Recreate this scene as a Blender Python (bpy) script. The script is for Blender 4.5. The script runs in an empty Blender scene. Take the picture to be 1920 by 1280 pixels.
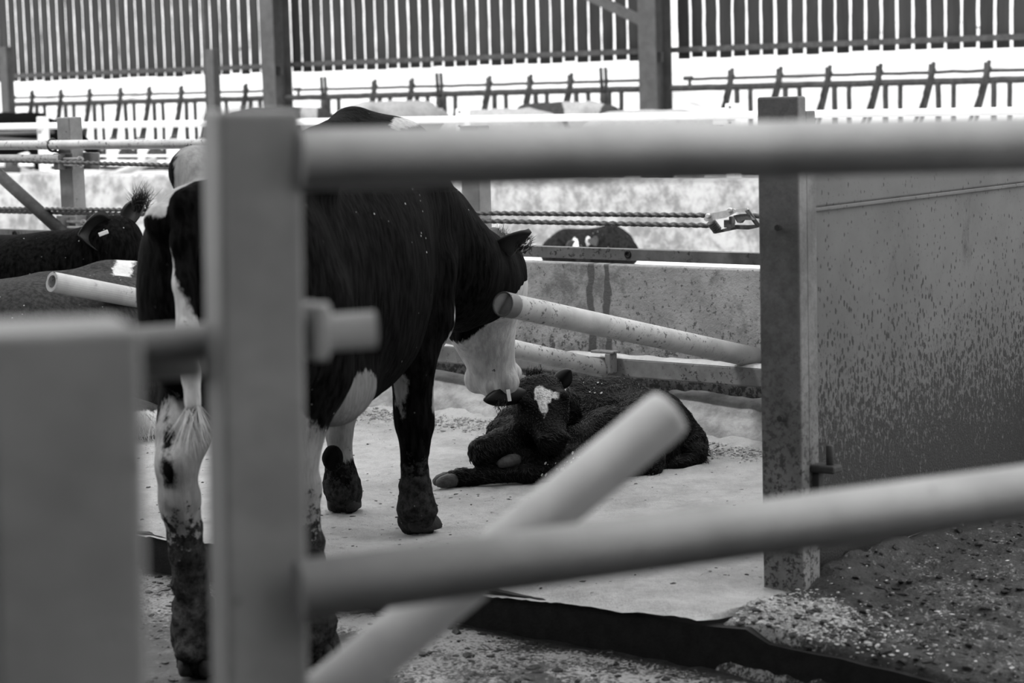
import bpy, bmesh, math, random
import numpy as np
from mathutils import Vector, Matrix, noise

SC = bpy.context.scene
COL = SC.collection
random.seed(7)
RNG = np.random.default_rng(7)

# ------------------------------------------------------------------ camera
FPX, CAMH, TILT, ROLL = 4000.0, 1.54, math.atan(0.12), 0.0275
Fv = Vector((0, math.cos(TILT), -math.sin(TILT)))
R0 = Vector((1, 0, 0)); U0 = Vector((0, math.sin(TILT), math.cos(TILT)))
Uv = U0 * math.cos(ROLL) + R0 * math.sin(ROLL)
Rv = R0 * math.cos(ROLL) - U0 * math.sin(ROLL)
C0 = Vector((0, 0, CAMH))
cd = bpy.data.cameras.new('camera'); cam = bpy.data.objects.new('camera', cd); COL.objects.link(cam)
cam.matrix_world = Matrix(((Rv.x, Uv.x, -Fv.x, 0), (Rv.y, Uv.y, -Fv.y, 0), (Rv.z, Uv.z, -Fv.z, CAMH), (0, 0, 0, 1)))
cd.sensor_width = 36; cd.lens = FPX * 36 / 1920
cd.clip_start = 0.05; cd.clip_end = 300
cd.dof.use_dof = True; cd.dof.focus_distance = 7.6; cd.dof.aperture_fstop = 4.3
SC.camera = cam

# ------------------------------------------------------------------ light
W = bpy.data.worlds.new('overcast_sky'); SC.world = W; W.use_nodes = True
wn = W.node_tree.nodes['Background']
wn.inputs['Color'].default_value = (1, 1, 1, 1); wn.inputs['Strength'].default_value = 1.0
sun = bpy.data.lights.new('sun', 'SUN'); sun.energy = 1.1; sun.angle = math.radians(8)
so = bpy.data.objects.new('sun', sun); COL.objects.link(so)
so.rotation_euler = (-Vector((-0.75, -0.25, 1.25))).to_track_quat('-Z', 'Y').to_euler()
SC.view_settings.view_transform = 'Standard'; SC.view_settings.look = 'None'
SC.view_settings.exposure = 1.4; SC.view_settings.gamma = 1
SC.view_settings.use_curve_mapping = False
SC.cycles.use_denoising = True
SC.cycles.max_bounces = 6

# ------------------------------------------------------------------ building frame: a runs along the stalls, b across them
UA = Vector((0.781, -0.625, 0)).normalized(); VB = Vector((0.625, 0.781, 0)).normalized()
def B(a, b, z=0.0): return UA * a + VB * b + Vector((0, 0, z))
def ray(x, y): return Fv + Rv * ((x - 960) / FPX) - Uv * ((y - 640) / FPX)
def at(x, y, d): return C0 + ray(x, y) * d
def gz(x, y, z): r = ray(x, y); return C0 + r * ((z - CAMH) / r.z)
def onb(x, y, b): r = ray(x, y); return C0 + r * (b / r.dot(VB))
def ab(p): return (p.dot(UA), p.dot(VB), p.z)
AX3 = (UA, VB, Vector((0, 0, 1)))

# ------------------------------------------------------------------ objects and tags
OR = {}
def tag(o, label=None, cat=None, group=None, kind=None):
    if label: o['label'] = label
    if cat: o['category'] = cat
    if group: o['group'] = group
    if kind: o['kind'] = kind
    return o
def thing(name, label, cat, loc, group=None, kind=None):
    o = bpy.data.objects.new(name, None); COL.objects.link(o); o.location = loc
    o.empty_display_size = 0.1; OR[o.name] = Vector(loc)
    return tag(o, label, cat, group, kind)

class MB:
    """collects shapes in world space; build() links them as one mesh object"""
    def __init__(s): s.v = []; s.f = []; s.sm = []
    def add(s, vs, fs, smooth=False):
        n = len(s.v); s.v += [Vector(p) for p in vs]
        for f in fs: s.f.append([i + n for i in f]); s.sm.append(smooth)
        return s
    def box(s, c, size, axes=AX3, bev=0.0):
        c = Vector(c); X, Y, Z = axes; hx, hy, hz = [q / 2 for q in size]
        bm = bmesh.new(); bmesh.ops.create_cube(bm, size=1)
        for v in bm.verts: v.co = Vector((v.co.x * 2 * hx, v.co.y * 2 * hy, v.co.z * 2 * hz))
        if bev > 0: bmesh.ops.bevel(bm, geom=bm.edges[:], offset=bev, segments=2, profile=0.5, affect='EDGES')
        s._bm(bm, lambda p: c + X * p.x + Y * p.y + Z * p.z); return s
    def _bm(s, bm, fn, smooth=False):
        bm.verts.index_update()
        s.add([fn(v.co) for v in bm.verts], [[v.index for v in f.verts] for f in bm.faces], smooth); bm.free()
    def prism(s, pts, ext):
        """closed polygon pts (world) pushed along ext"""
        n = len(pts); e = Vector(ext)
        vs = [Vector(p) for p in pts] + [Vector(p) + e for p in pts]
        fs = [list(range(n))[::-1], list(range(n, 2 * n))] + [[i, (i + 1) % n, n + (i + 1) % n, n + i] for i in range(n)]
        return s.add(vs, fs)
    def tube(s, pts, r, n=16, caps=True, flat=None, twist=None):
        pts = [Vector(p) for p in pts]; m = len(pts)
        rs = r if isinstance(r, (list, tuple)) else [r] * m
        vs = []; ref = None
        for i, p in enumerate(pts):
            t = (pts[min(i + 1, m - 1)] - pts[max(i - 1, 0)]).normalized()
            if ref is None:
                ref = Vector((0, 0, 1)) if abs(t.z) < 0.9 else Vector((1, 0, 0))
            x = (ref - t * ref.dot(t)).normalized(); ref = x; y = t.cross(x)
            for k in range(n):
                th = 2 * math.pi * k / n; rr = rs[i]
                if twist: rr *= 1 + twist[1] * math.cos(twist[2] * (th - twist[0] * i))
                vs.append(p + (x * math.cos(th) + y * math.sin(th) * (flat or 1)) * rr)
        fs = [[i * n + k, i * n + (k + 1) % n, (i + 1) * n + (k + 1) % n, (i + 1) * n + k] for i in range(m - 1) for k in range(n)]
        s.add(vs, fs, True)
        if caps:
            q = len(s.v) - len(vs)
            s.f.append([q + k for k in range(n)][::-1]); s.sm.append(False)
            s.f.append([q + (m - 1) * n + k for k in range(n)]); s.sm.append(False)
        return s
    def ring(s, p, axis, R, r, n=28, m=10, a0=0, a1=2 * math.pi):
        axis = Vector(axis).normalized(); x = axis.orthogonal().normalized(); y = axis.cross(x)
        pts = [Vector(p) + (x * math.cos(a0 + (a1 - a0) * i / n) + y * math.sin(a0 + (a1 - a0) * i / n)) * R for i in range(n + 1)]
        return s.tube(pts, r, m)
    def hollow(s, p0, p1, ro, ri, n=28, depth=0.12):
        """pipe open at p0, wall shown at the mouth, closed at p1"""
        p0, p1 = Vector(p0), Vector(p1); t = (p1 - p0).normalized(); x = t.orthogonal().normalized(); y = t.cross(x)
        vs = []
        for (q, r) in ((p0 + t * depth, ri), (p0, ri), (p0, ro), (p1, ro)):
            vs += [q + (x * math.cos(2 * math.pi * k / n) + y * math.sin(2 * math.pi * k / n)) * r for k in range(n)]
        fs = [[i * n + k, i * n + (k + 1) % n, (i + 1) * n + (k + 1) % n, (i + 1) * n + k] for i in range(3) for k in range(n)]
        fs += [list(range(n)), [3 * n + k for k in range(n)][::-1]]
        return s.add(vs, fs)
    def build(s, name, m, parent=None, smooth=None, origin=None):
        o0 = OR[parent.name] if parent else (Vector(origin) if origin else Vector((0, 0, 0)))
        me = bpy.data.meshes.new(name)
        me.from_pydata([tuple(v - o0) for v in s.v], [], s.f)
        me.polygons.foreach_set('use_smooth', s.sm if smooth is None else [smooth] * len(s.f))
        bm = bmesh.new(); bm.from_mesh(me); bmesh.ops.recalc_face_normals(bm, faces=bm.faces[:]); bm.to_mesh(me); bm.free()
        me.materials.append(m); me.update()
        o = bpy.data.objects.new(name, me); COL.objects.link(o)
        if parent: o.parent = parent
        else: o.location = o0
        OR[o.name] = o0.copy()
        return o

# ------------------------------------------------------------------ materials (all greys: the photograph is black and white)
def g(v): return (v, v, v, 1)
class NT:
    def __init__(s, name):
        s.m = bpy.data.materials.new(name); s.m.use_nodes = True; s.t = s.m.node_tree
        s.n = s.t.nodes; s.b = s.n['Principled BSDF']; s.b.inputs['Specular IOR Level'].default_value = 0.3
        s.co = s.n.new('ShaderNodeTexCoord').outputs['Object']
    def link(s, a, b): s.t.links.new(a, b)
    def mapped(s, sc, co=None):
        q = s.n.new('ShaderNodeMapping'); q.inputs['Scale'].default_value = sc; s.link(co or s.co, q.inputs['Vector']); return q.outputs['Vector']
    def noise(s, scale, detail=4, rough=0.6, sc=(1, 1, 1), co=None):
        q = s.n.new('ShaderNodeTexNoise'); q.inputs['Scale'].default_value = scale; q.inputs['Detail'].default_value = detail
        q.inputs['Roughness'].default_value = rough; s.link(s.mapped(sc, co), q.inputs['Vector']); return q.outputs['Fac']
    def voro(s, scale, sc=(1, 1, 1), co=None, rnd=1.0):
        q = s.n.new('ShaderNodeTexVoronoi'); q.inputs['Scale'].default_value = scale; q.inputs['Randomness'].default_value = rnd
        s.link(s.mapped(sc, co), q.inputs['Vector']); return q.outputs['Distance']
    def ramp(s, fac, a, b, va, vb):
        q = s.n.new('ShaderNodeMapRange'); q.interpolation_type = 'SMOOTHSTEP'
        for i, x in zip(('From Min', 'From Max', 'To Min', 'To Max'), (a, b, va, vb)): q.inputs[i].default_value = x
        s.link(fac, q.inputs['Value']); return q.outputs['Result']
    def math(s, op, a, b=None):
        q = s.n.new('ShaderNodeMath'); q.operation = op
        for i, x in enumerate((a, b)):
            if x is None: continue
            if isinstance(x, (int, float)): q.inputs[i].default_value = x
            else: s.link(x, q.inputs[i])
        return q.outputs[0]
    def mix(s, f, a, b):
        q = s.n.new('ShaderNodeMix'); q.data_type = 'FLOAT'
        for i, x in ((0, f), (2, a), (3, b)):
            if isinstance(x, (int, float)): q.inputs[i].default_value = x
            else: s.link(x, q.inputs[i])
        return q.outputs[0]
    def attr(s, name):
        q = s.n.new('ShaderNodeAttribute'); q.attribute_name = name; return q.outputs['Fac']
    def z(s):
        q = s.n.new('ShaderNodeSeparateXYZ'); ge = s.n.new('ShaderNodeNewGeometry'); s.link(ge.outputs['Position'], q.inputs[0]); return q.outputs['Z']
    def pos(s): return s.n.new('ShaderNodeNewGeometry').outputs['Position']
    def color(s, f):
        q = s.n.new('ShaderNodeCombineColor')
        for i in range(3): s.link(f, q.inputs[i])
        s.link(q.outputs[0], s.b.inputs['Base Color']); return s
    def rough(s, r):
        if isinstance(r, (int, float)): s.b.inputs['Roughness'].default_value = r
        else: s.link(r, s.b.inputs['Roughness'])
        return s
    def metal(s, v): s.b.inputs['Metallic'].default_value = v; return s
    def spec(s, v): s.b.inputs['Specular IOR Level'].default_value = v; return s
    def bump(s, h, strength=0.5, dist=0.01):
        q = s.n.new('ShaderNodeBump'); q.inputs['Strength'].default_value = strength; q.inputs['Distance'].default_value = dist
        s.link(h, q.inputs['Height']); s.link(q.outputs[0], s.b.inputs['Normal']); return s

def simple(name, lo, hi, scale, rough=0.7, bump=0.2, metal=0.0, sc=(1, 1, 1), spec=0.3, dist=0.004):
    t = NT(name); f = t.noise(scale, 6, 0.65, sc)
    t.color(t.ramp(f, 0.3, 0.7, lo, hi)).rough(rough).metal(metal).spec(spec)
    t.bump(t.noise(scale * 6, 4, 0.6, sc), bump, dist); return t.m

def m_galv(name, lo, hi, dirt=0.6):
    """weathered galvanised steel with mud spots"""
    t = NT(name); p = t.pos()
    base = t.ramp(t.noise(9, 5, 0.6, co=p), 0.3, 0.7, lo, hi)
    spots = t.ramp(t.noise(55, 4, 0.7, co=p), 0.62 - dirt * 0.1, 0.68 - dirt * 0.1, 0, 1)
    area = t.ramp(t.noise(5, 3, 0.6, co=p), 0.55 - dirt * 0.2, 0.72 - dirt * 0.2, 0, 1)
    t.color(t.mix(t.math('MULTIPLY', spots, area), base, lo * 0.22)).rough(0.62).metal(0.0).spec(0.35)
    t.bump(t.noise(120, 3, 0.6, co=p), 0.15, 0.002); return t.m

M = {}
M['galv'] = m_galv('galvanised_pipe', 0.32, 0.44)
M['galv_fore'] = m_galv('galvanised_rail', 0.27, 0.36, 0.0)
M['galv_post'] = m_galv('galvanised_post', 0.19, 0.26, 0.1)
M['galv_dirty'] = m_galv('dirty_galvanised_beam', 0.10, 0.17, 0.7)
M['pale_rail'] = simple('pale_painted_rail', 0.68, 0.78, 3, 0.6)
M['bar'] = m_galv('dirty_channel_steel', 0.045, 0.085, 0.7)
M['head_post'] = m_galv('dull_galvanised_post', 0.10, 0.16, 0.2)
M['rust'] = simple('dark_weathered_steel', 0.03, 0.06, 12, 0.75, 0.4)
M['column'] = simple('painted_steel_column', 0.038, 0.062, 6, 0.6, 0.2)
M['barrier'] = simple('muddy_steel_barrier', 0.018, 0.045, 14, 0.8, 0.5)
M['board'] = simple('weathered_timber_board', 0.013, 0.027, 5, 0.85, 0.4, sc=(1, 1, 0.15))
M['rope'] = simple('wire_rope', 0.028, 0.075, 60, 0.55, 0.2)
M['rope_groove'] = M['rope']
M['black'] = simple('black_rubber', 0.006, 0.012, 20, 0.7, 0.4, spec=0.15)
M['ratchet'] = simple('zinc_plate', 0.35, 0.5, 40, 0.45, 0.1, metal=0.3)
M['ratchet_dark'] = simple('dark_spool', 0.05, 0.09, 60, 0.6, 0.2)
M['tag'] = simple('pale_plastic_tag', 0.7, 0.8, 5, 0.5, 0.05)
M['hoof'] = simple('horn_hoof', 0.06, 0.12, 30, 0.7, 0.5)
M['hoof_muddy'] = simple('muddy_hoof', 0.012, 0.03, 40, 0.8, 0.8)
M['eye'] = simple('dark_eye', 0.003, 0.005, 5, 0.3, 0.0, spec=0.25)
M['shed'] = simple('grey_shed_concrete', 0.10, 0.16, 2, 0.9)
M['roof'] = simple('unseen_roof', 0.25, 0.3, 2, 0.9)

def m_post():
    t = NT('stained_steel_post'); p = t.pos()
    base = t.ramp(t.noise(7, 6, 0.7, co=p), 0.3, 0.7, 0.10, 0.19)
    st = t.ramp(t.noise(60, 4, 0.7, co=p), 0.48, 0.6, 0, 1)
    low = t.ramp(t.z(), 0.25, 0.95, 1, 0.15)
    t.color(t.mix(t.math('MULTIPLY', st, low), base, 0.03)).rough(0.75).spec(0.3)
    t.bump(t.noise(90, 4, 0.6, co=p), 0.4, 0.004); return t.m
M['post'] = m_post()

def m_panel():
    """grey board speckled with thrown slurry, thicker towards the floor"""
    t = NT('slurry_speckled_panel'); p = t.pos()
    base = t.ramp(t.noise(3, 5, 0.6, co=p), 0.3, 0.7, 0.08, 0.115)
    big = t.ramp(t.noise(6, 5, 0.65, (1, 1, 0.6), p), 0.58, 0.72, 0, 0.5)
    z = t.z()
    thr = t.ramp(z, 0.15, 1.2, 0.62, 0.14)
    v = t.math('ADD', t.voro(62, (1, 1, 0.5), p), t.math('MULTIPLY', t.math('SUBTRACT', t.noise(60, 3, 0.7, co=p), 0.5), 0.7))
    s1 = t.ramp(t.math('SUBTRACT', v, thr), -0.06, 0.04, 1, 0)
    n2 = t.noise(110, 4, 0.75, (1, 1, 0.6), p)
    s2 = t.ramp(t.math('ADD', n2, t.ramp(z, 0.1, 1.0, 0.22, -0.11)), 0.5, 0.62, 0, 1)
    s = t.math('MAXIMUM', t.math('MAXIMUM', s1, s2), big)
    t.color(t.mix(s, base, 0.016)).rough(0.7).spec(0.35)
    t.bump(t.math('MULTIPLY', s, t.noise(150, 3, 0.6, co=p)), 0.5, 0.006); return t.m
M['panel'] = m_panel()

def m_wall():
    """old concrete with dark patches, splashes and two run-down stains"""
    t = NT('stained_concrete_wall'); p = t.pos()
    base = t.ramp(t.noise(4, 7, 0.65, co=p), 0.3, 0.7, 0.17, 0.28)
    patch = t.ramp(t.noise(3.6, 7, 0.75, co=p), 0.50, 0.63, 0, 0.6)
    z = t.z()
    sp = t.ramp(t.math('ADD', t.noise(45, 5, 0.75, co=p), t.ramp(z, 0.15, 0.7, 0.14, 0.0)), 0.56, 0.64, 0, 0.9)
    s = t.math('MAXIMUM', patch, sp)
    dot = t.n.new('ShaderNodeVectorMath'); dot.operation = 'DOT_PRODUCT'; dot.inputs[1].default_value = UA
    t.link(p, dot.inputs[0])
    wob = t.math('MULTIPLY', t.math('SUBTRACT', t.noise(9, 3, 0.6, co=p), 0.5), 0.06)
    aa = t.math('ADD', dot.outputs['Value'], wob)
    for a_, w_ in STAINS:
        d = t.math('ABSOLUTE', t.math('SUBTRACT', aa, a_))
        s = t.math('MAXIMUM', s, t.math('MULTIPLY', t.ramp(d, w_ * 0.6, w_, 0.9, 0), t.ramp(z, 0.30, 0.42, 0, 1)))
    t.color(t.mix(s, base, 0.045)).rough(0.85).spec(0.2)
    t.bump(t.noise(70, 6, 0.7, co=p), 0.6, 0.008); return t.m
STAINS = [(ab(onb(x, 560, 7.0))[0], w) for x, w in ((1103, 0.022), (1133, 0.02))]
M['wall'] = m_wall()

def m_bright():
    t = NT('washed_concrete'); p = t.pos()
    t.color(t.ramp(t.math('ADD', t.noise(3, 7, 0.75, co=p), t.math('MULTIPLY', t.math('SUBTRACT', t.noise(14, 4, 0.7, co=p), 0.5), 0.35)), 0.36, 0.62, 0.16, 0.38)).rough(0.85)
    t.bump(t.noise(40, 5, 0.7, co=p), 0.4, 0.01); return t.m
M['bright'] = m_bright()

def m_sawdust():
    t = NT('sawdust_bedding'); p = t.pos()
    base = t.ramp(t.noise(5, 8, 0.75, co=p), 0.28, 0.68, 0.55, 0.84)
    fl = t.ramp(t.noise(95, 5, 0.85, co=p), 0.57, 0.68, 0, 0.8)
    blot = t.ramp(t.noise(6, 5, 0.75, co=p), 0.44, 0.64, 0.12, 1)
    df = t.math('MULTIPLY', fl, blot)
    t.color(t.mix(df, base, 0.14)).rough(0.95).spec(0.1)
    t.bump(t.math('ADD', t.noise(160, 5, 0.8, co=p), t.math('MULTIPLY', t.noise(35, 4, 0.7, co=p), 1.6)), 0.9, 0.018); return t.m
M['sawdust'] = m_sawdust()

def m_muck(name, pale_thr, wet=0.35):
    """dark slurry with pale sawdust crumbs; attribute 'pale' says where sawdust was dragged"""
    t = NT(name); p = t.pos()
    base = t.ramp(t.noise(14, 7, 0.75, co=p), 0.3, 0.75, 0.008, 0.032)
    cr = t.noise(75, 5, 0.8, co=p)
    pa = t.attr('pale')
    k = t.math('ADD', t.math('ADD', cr, t.math('MULTIPLY', pa, 0.24)), t.math('MULTIPLY', t.math('SUBTRACT', t.noise(10, 3, 0.6, co=p), 0.5), 0.28))
    s = t.ramp(k, pale_thr, pale_thr + 0.13, 0, 1)
    t.color(t.mix(s, base, 0.34)).rough(t.mix(s, wet, 0.95)).spec(0.35)
    t.bump(t.math('ADD', t.noise(60, 6, 0.75, co=p), t.noise(18, 4, 0.6, co=p)), 0.9, 0.014); return t.m
M['muck'] = m_muck('slurry_floor', 0.60)
M['muck_dry'] = m_muck('mucky_passage_floor', 0.55, 0.5)

def m_bank():
    t = NT('pale_sunlit_bank'); p = t.pos()
    f = t.ramp(t.noise(9, 8, 0.8, (1, 1, 1.6), p), 0.28, 0.46, 0.22, 0.62)
    t.color(f).rough(0.95).bump(t.noise(12, 6, 0.7, co=p), 0.6, 0.05); return t.m
M['bank'] = m_bank()
M['yard'] = simple('pale_dry_yard', 0.55, 0.7, 2, 0.95)

def m_coat(name, black=(0.0012, 0.0075), white=(0.30, 0.46), mud=(0.008, 0.042), furscale=(60, 60, 14), edge=0.02, wet=0.0, bumpd=0.006, specks=0.0, nscale=38):
    """hide: attribute 'white' is a signed patch field, attribute 'mud' dirt on the legs"""
    t = NT(name); co = t.co
    fur = t.noise(1, 3, 0.6, furscale, co)
    jit = t.math('MULTIPLY', t.math('SUBTRACT', t.noise(nscale, 4, 0.7, (1, 1, 0.5), co), 0.5), edge * 2.2)
    w = t.ramp(t.math('ADD', t.attr('white'), jit), -edge * 0.3, edge * 0.3, 0, 1)
    kb = t.ramp(fur, 0.3, 0.7, black[0], black[1]); kw = t.ramp(t.math('ADD', fur, t.math('MULTIPLY', t.math('SUBTRACT', t.noise(9, 4, 0.7, co=co), 0.5), 0.8)), 0.2, 0.8, white[0], white[1])
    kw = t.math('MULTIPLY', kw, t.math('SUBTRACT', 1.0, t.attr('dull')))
    c = t.mix(w, kb, kw)
    mm = t.ramp(t.math('ADD', t.attr('mud'), t.math('MULTIPLY', t.math('SUBTRACT', t.noise(28, 5, 0.75, co=co), 0.5), 2.6)), 0.40, 0.60, 0, 1)
    c = t.mix(mm, c, t.ramp(t.noise(50, 5, 0.7, co=co), 0.3, 0.7, mud[0], mud[1]))
    if specks:
        sp = t.ramp(t.voro(26, co=co), 0.05, 0.10, 1, 0)
        ar = t.ramp(t.noise(4, 3, 0.6, co=co), 0.62 - specks, 0.70 - specks, 0, 1)
        c = t.mix(t.math('MULTIPLY', sp, ar), c, 0.45)
    t.color(c).rough(0.7 - wet * 0.3).spec(0.008 + wet * 0.05)
    t.bump(t.math('ADD', fur, t.math('MULTIPLY', mm, t.noise(45, 4, 0.7, co=co))), 0.7, bumpd); return t.m
M['coat'] = m_coat('black_and_white_hide', specks=0.10)  # wide black range paints sheen streaks into the hide colour
M['coat_calf'] = m_coat('wet_curly_black_hide', furscale=(75, 60, 75), wet=0.8, edge=0.012, bumpd=0.012, black=(0.0012, 0.004), white=(0.45, 0.62), specks=0.10)
M['coat_spots'] = m_coat('snowy_black_hide', black=(0.006, 0.02), white=(.6, .7), specks=0.35, edge=.01)
M['coat_grey'] = m_coat('dark_grey_hide', black=(0.028, 0.055), white=(0.5, 0.6), specks=0.12)
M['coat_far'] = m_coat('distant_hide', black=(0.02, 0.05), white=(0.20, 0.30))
M['hair'] = simple('black_hair', 0.0015, 0.004, 30, 0.5, 0.0, spec=0.3)
M['wet_hair'] = simple('wet_black_hair', 0.0015, 0.005, 30, 0.38, 0.0, spec=0.30)
M['star'] = simple('white_star_hair', 0.5, 0.65, 30, 0.6, 0.0)
M['hair_pale'] = simple('pale_hair', 0.35, 0.5, 30, 0.7, 0.0)

# ------------------------------------------------------------------ implicit surface modelling for the animals
class Sdf:
    def __init__(s, lo, hi, h):
        s.lo = np.array(lo, float); s.h = h
        s.n = np.ceil((np.array(hi) - s.lo) / h).astype(int) + 1
        s.val = np.full(s.n, 0.5, np.float32)
        s.ax = [s.lo[i] + h * np.arange(s.n[i]) for i in range(3)]
    def _sub(s, lo, hi):
        i0 = np.clip(np.floor((np.array(lo) - s.lo) / s.h).astype(int), 0, s.n - 1)
        i1 = np.clip(np.ceil((np.array(hi) - s.lo) / s.h).astype(int) + 1, 1, s.n)
        sl = tuple(slice(a, b) for a, b in zip(i0, i1))
        P = np.stack(np.meshgrid(*[s.ax[i][sl[i]] for i in range(3)], indexing='ij'), -1)
        return sl, P
    def _put(s, sl, d, k, sub=False):
        a = s.val[sl]; d = d.astype(np.float32)
        if sub:
            d = -d; hh = np.clip(0.5 + 0.5 * (d - a) / k, 0, 1); s.val[sl] = a * (1 - hh) + d * hh + k * hh * (1 - hh)
        else:
            hh = np.clip(0.5 + 0.5 * (d - a) / k, 0, 1); s.val[sl] = d * (1 - hh) + a * hh - k * hh * (1 - hh)
            # (mixes towards whichever is smaller)
    def cone(s, p0, p1, r0, r1, k=0.03, sub=False):
        p0 = np.array(p0, float); p1 = np.array(p1, float); R = max(r0, r1) + 2.5 * k + 0.02
        sl, P = s._sub(np.minimum(p0, p1) - R, np.maximum(p0, p1) + R)
        v = p1 - p0; t = np.clip(((P - p0) @ v) / max(v @ v, 1e-9), 0, 1)
        d = np.linalg.norm(P - p0 - t[..., None] * v, axis=-1) - (r0 + (r1 - r0) * t)
        s._put(sl, d, k, sub); return s
    def chain(s, pts, k=0.03):
        for a, b in zip(pts[:-1], pts[1:]): s.cone(a[:3], b[:3], a[3], b[3], k)
        return s
    def ell(s, c, r, R=None, k=0.03, sub=False):
        c = np.array(c, float); r = np.array(r, float); q = r.max() + 2.5 * k + 0.02
        sl, P = s._sub(c - q, c + q); P = P - c
        if R is not None: P = P @ np.array(R, float).T      # rows of R are the ellipsoid's axes
        k0 = np.linalg.norm(P / r, axis=-1); k1 = np.linalg.norm(P / (r * r), axis=-1) + 1e-9
        s._put(sl, k0 * (k0 - 1) / k1, k, sub); return s
    def loft(s, o, A, X, Y, prof, k=0.03, p=2.3):
        """prof rows: t, x0, y0, half-width along X, half-width along Y"""
        o, A, X, Y = [np.array(q, float) for q in (o, A, X, Y)]; prof = np.array(prof, float)
        rmax = prof[:, 3:].max() + np.abs(prof[:, 1:3]).max() + 3 * k
        e = np.stack([o + A * prof[0, 0], o + A * prof[-1, 0]])
        sl, P = s._sub(e.min(0) - rmax, e.max(0) + rmax); P = P - o
        t = P @ A; x = P @ X; y = P @ Y
        tc = np.clip(t, prof[0, 0], prof[-1, 0])
        tt = np.linspace(prof[0, 0], prof[-1, 0], 240)
        def sm(col):
            q = np.interp(tt, prof[:, 0], prof[:, col]); ker = np.hanning(25); ker /= ker.sum()
            q = np.convolve(np.pad(q, 12, 'edge'), ker, 'valid'); return np.interp(tc, tt, q)
        x0, y0, hx, hy = sm(1), sm(2), sm(3), sm(4)
        rr = ((np.abs(x - x0) / hx) ** p + (np.abs(y - y0) / hy) ** p) ** (1 / p)
        d = (rr - 1) * np.minimum(hx, hy)
        ov = np.abs(t - tc); d = np.where(ov > 0, np.sqrt(np.maximum(d, 0) ** 2 + ov ** 2) + np.minimum(d, 0) * 0, d)
        s._put(sl, d, k); return s
    def mesh(s):
        V = s.val; ins = V < 0; n = V.shape
        c = [V[i:n[0] - 1 + i, j:n[1] - 1 + j, k:n[2] - 1 + k] for i in (0, 1) for j in (0, 1) for k in (0, 1)]
        cs = sum((q < 0).astype(np.int8) for q in c); act = (cs > 0) & (cs < 8)
        idx = -np.ones(act.shape, int); I = np.argwhere(act); idx[act] = np.arange(len(I))
        cv = np.stack([q[act] for q in c], 1); off = np.array([(i, j, k) for i in (0, 1) for j in (0, 1) for k in (0, 1)], float)
        acc = np.zeros((len(I), 3)); cnt = np.zeros(len(I))
        for p in range(8):
            for q in range(p + 1, 8):
                if np.abs(off[p] - off[q]).sum() != 1: continue
                m = (cv[:, p] < 0) != (cv[:, q] < 0); t = cv[:, p] / (cv[:, p] - cv[:, q] + 1e-12)
                acc[m] += off[p] + t[m, None] * (off[q] - off[p]); cnt[m] += 1
        P = s.lo + (I + acc / cnt[:, None]) * s.h
        fs = []
        for ax in range(3):
            a1, a2 = [q for q in range(3) if q != ax]
            sl0 = [slice(None)] * 3; sl1 = [slice(None)] * 3; sl0[ax] = slice(0, -1); sl1[ax] = slice(1, None)
            E = ins[tuple(sl0)] != ins[tuple(sl1)]
            for e in (np.argwhere(E),):
                ok = (e[:, a1] > 0) & (e[:, a2] > 0) & (e[:, a1] < n[a1] - 1) & (e[:, a2] < n[a2] - 1); e = e[ok]
                d1 = np.zeros(3, int); d1[a1] = 1; d2 = np.zeros(3, int); d2[a2] = 1
                q = np.stack([idx[tuple((e - d1 - d2).T)], idx[tuple((e - d2).T)], idx[tuple(e.T)], idx[tuple((e - d1).T)]], 1)
                flip = ins[tuple(e.T)] ^ (ax == 1)
                q[~flip] = q[~flip][:, ::-1]; fs.append(q)
        return P, np.concatenate(fs)

def sd_obj(name, P, Fs, m, parent, attrs=None, tf=None, smooth_iter=2):
    me = bpy.data.meshes.new(name)
    Wd = P if tf is None else tf(P)
    o0 = np.array(OR[parent.name])
    me.from_pydata((Wd - o0).tolist(), [], Fs.tolist())
    me.polygons.foreach_set('use_smooth', [True] * len(Fs))
    for k, a in (attrs or {}).items():
        at_ = me.attributes.new(k, 'FLOAT', 'POINT'); at_.data.foreach_set('value', np.asarray(a, np.float32))
    me.materials.append(m); me.update()
    o = bpy.data.objects.new(name, me); COL.objects.link(o); o.parent = parent; OR[o.name] = Vector(o0)
    return o
def relax(P, Fs, it=2, lam=0.5):
    e = np.concatenate([Fs[:, [0, 1]], Fs[:, [1, 2]], Fs[:, [2, 3]], Fs[:, [3, 0]]]); e = np.concatenate([e, e[:, ::-1]])
    deg = np.bincount(e[:, 0], minlength=len(P)).astype(float)
    for _ in range(it):
        acc = np.stack([np.bincount(e[:, 0], weights=P[e[:, 1], i], minlength=len(P)) for i in range(3)], 1)
        P = P + lam * (acc / deg[:, None] - P)
    return P
def normals(P, Fs):
    nn = np.cross(P[Fs[:, 2]] - P[Fs[:, 0]], P[Fs[:, 3]] - P[Fs[:, 1]]); N = np.zeros_like(P)
    for i in range(4):
        for k in range(3): N[:, k] += np.bincount(Fs[:, i], weights=nn[:, k], minlength=len(P))
    return N / (np.linalg.norm(N, axis=1)[:, None] + 1e-12)
def nz(P, s, off=0.0): return np.array([noise.noise(Vector((p[0] * s + off, p[1] * s, p[2] * s))) for p in P])
def blob(P, c, r):
    """signed patch field in metres, positive inside the ellipsoid"""
    r = np.array(r, float); k = np.linalg.norm((P - np.array(c, float)) / r, axis=1); return (1 - k) * r.min()

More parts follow.
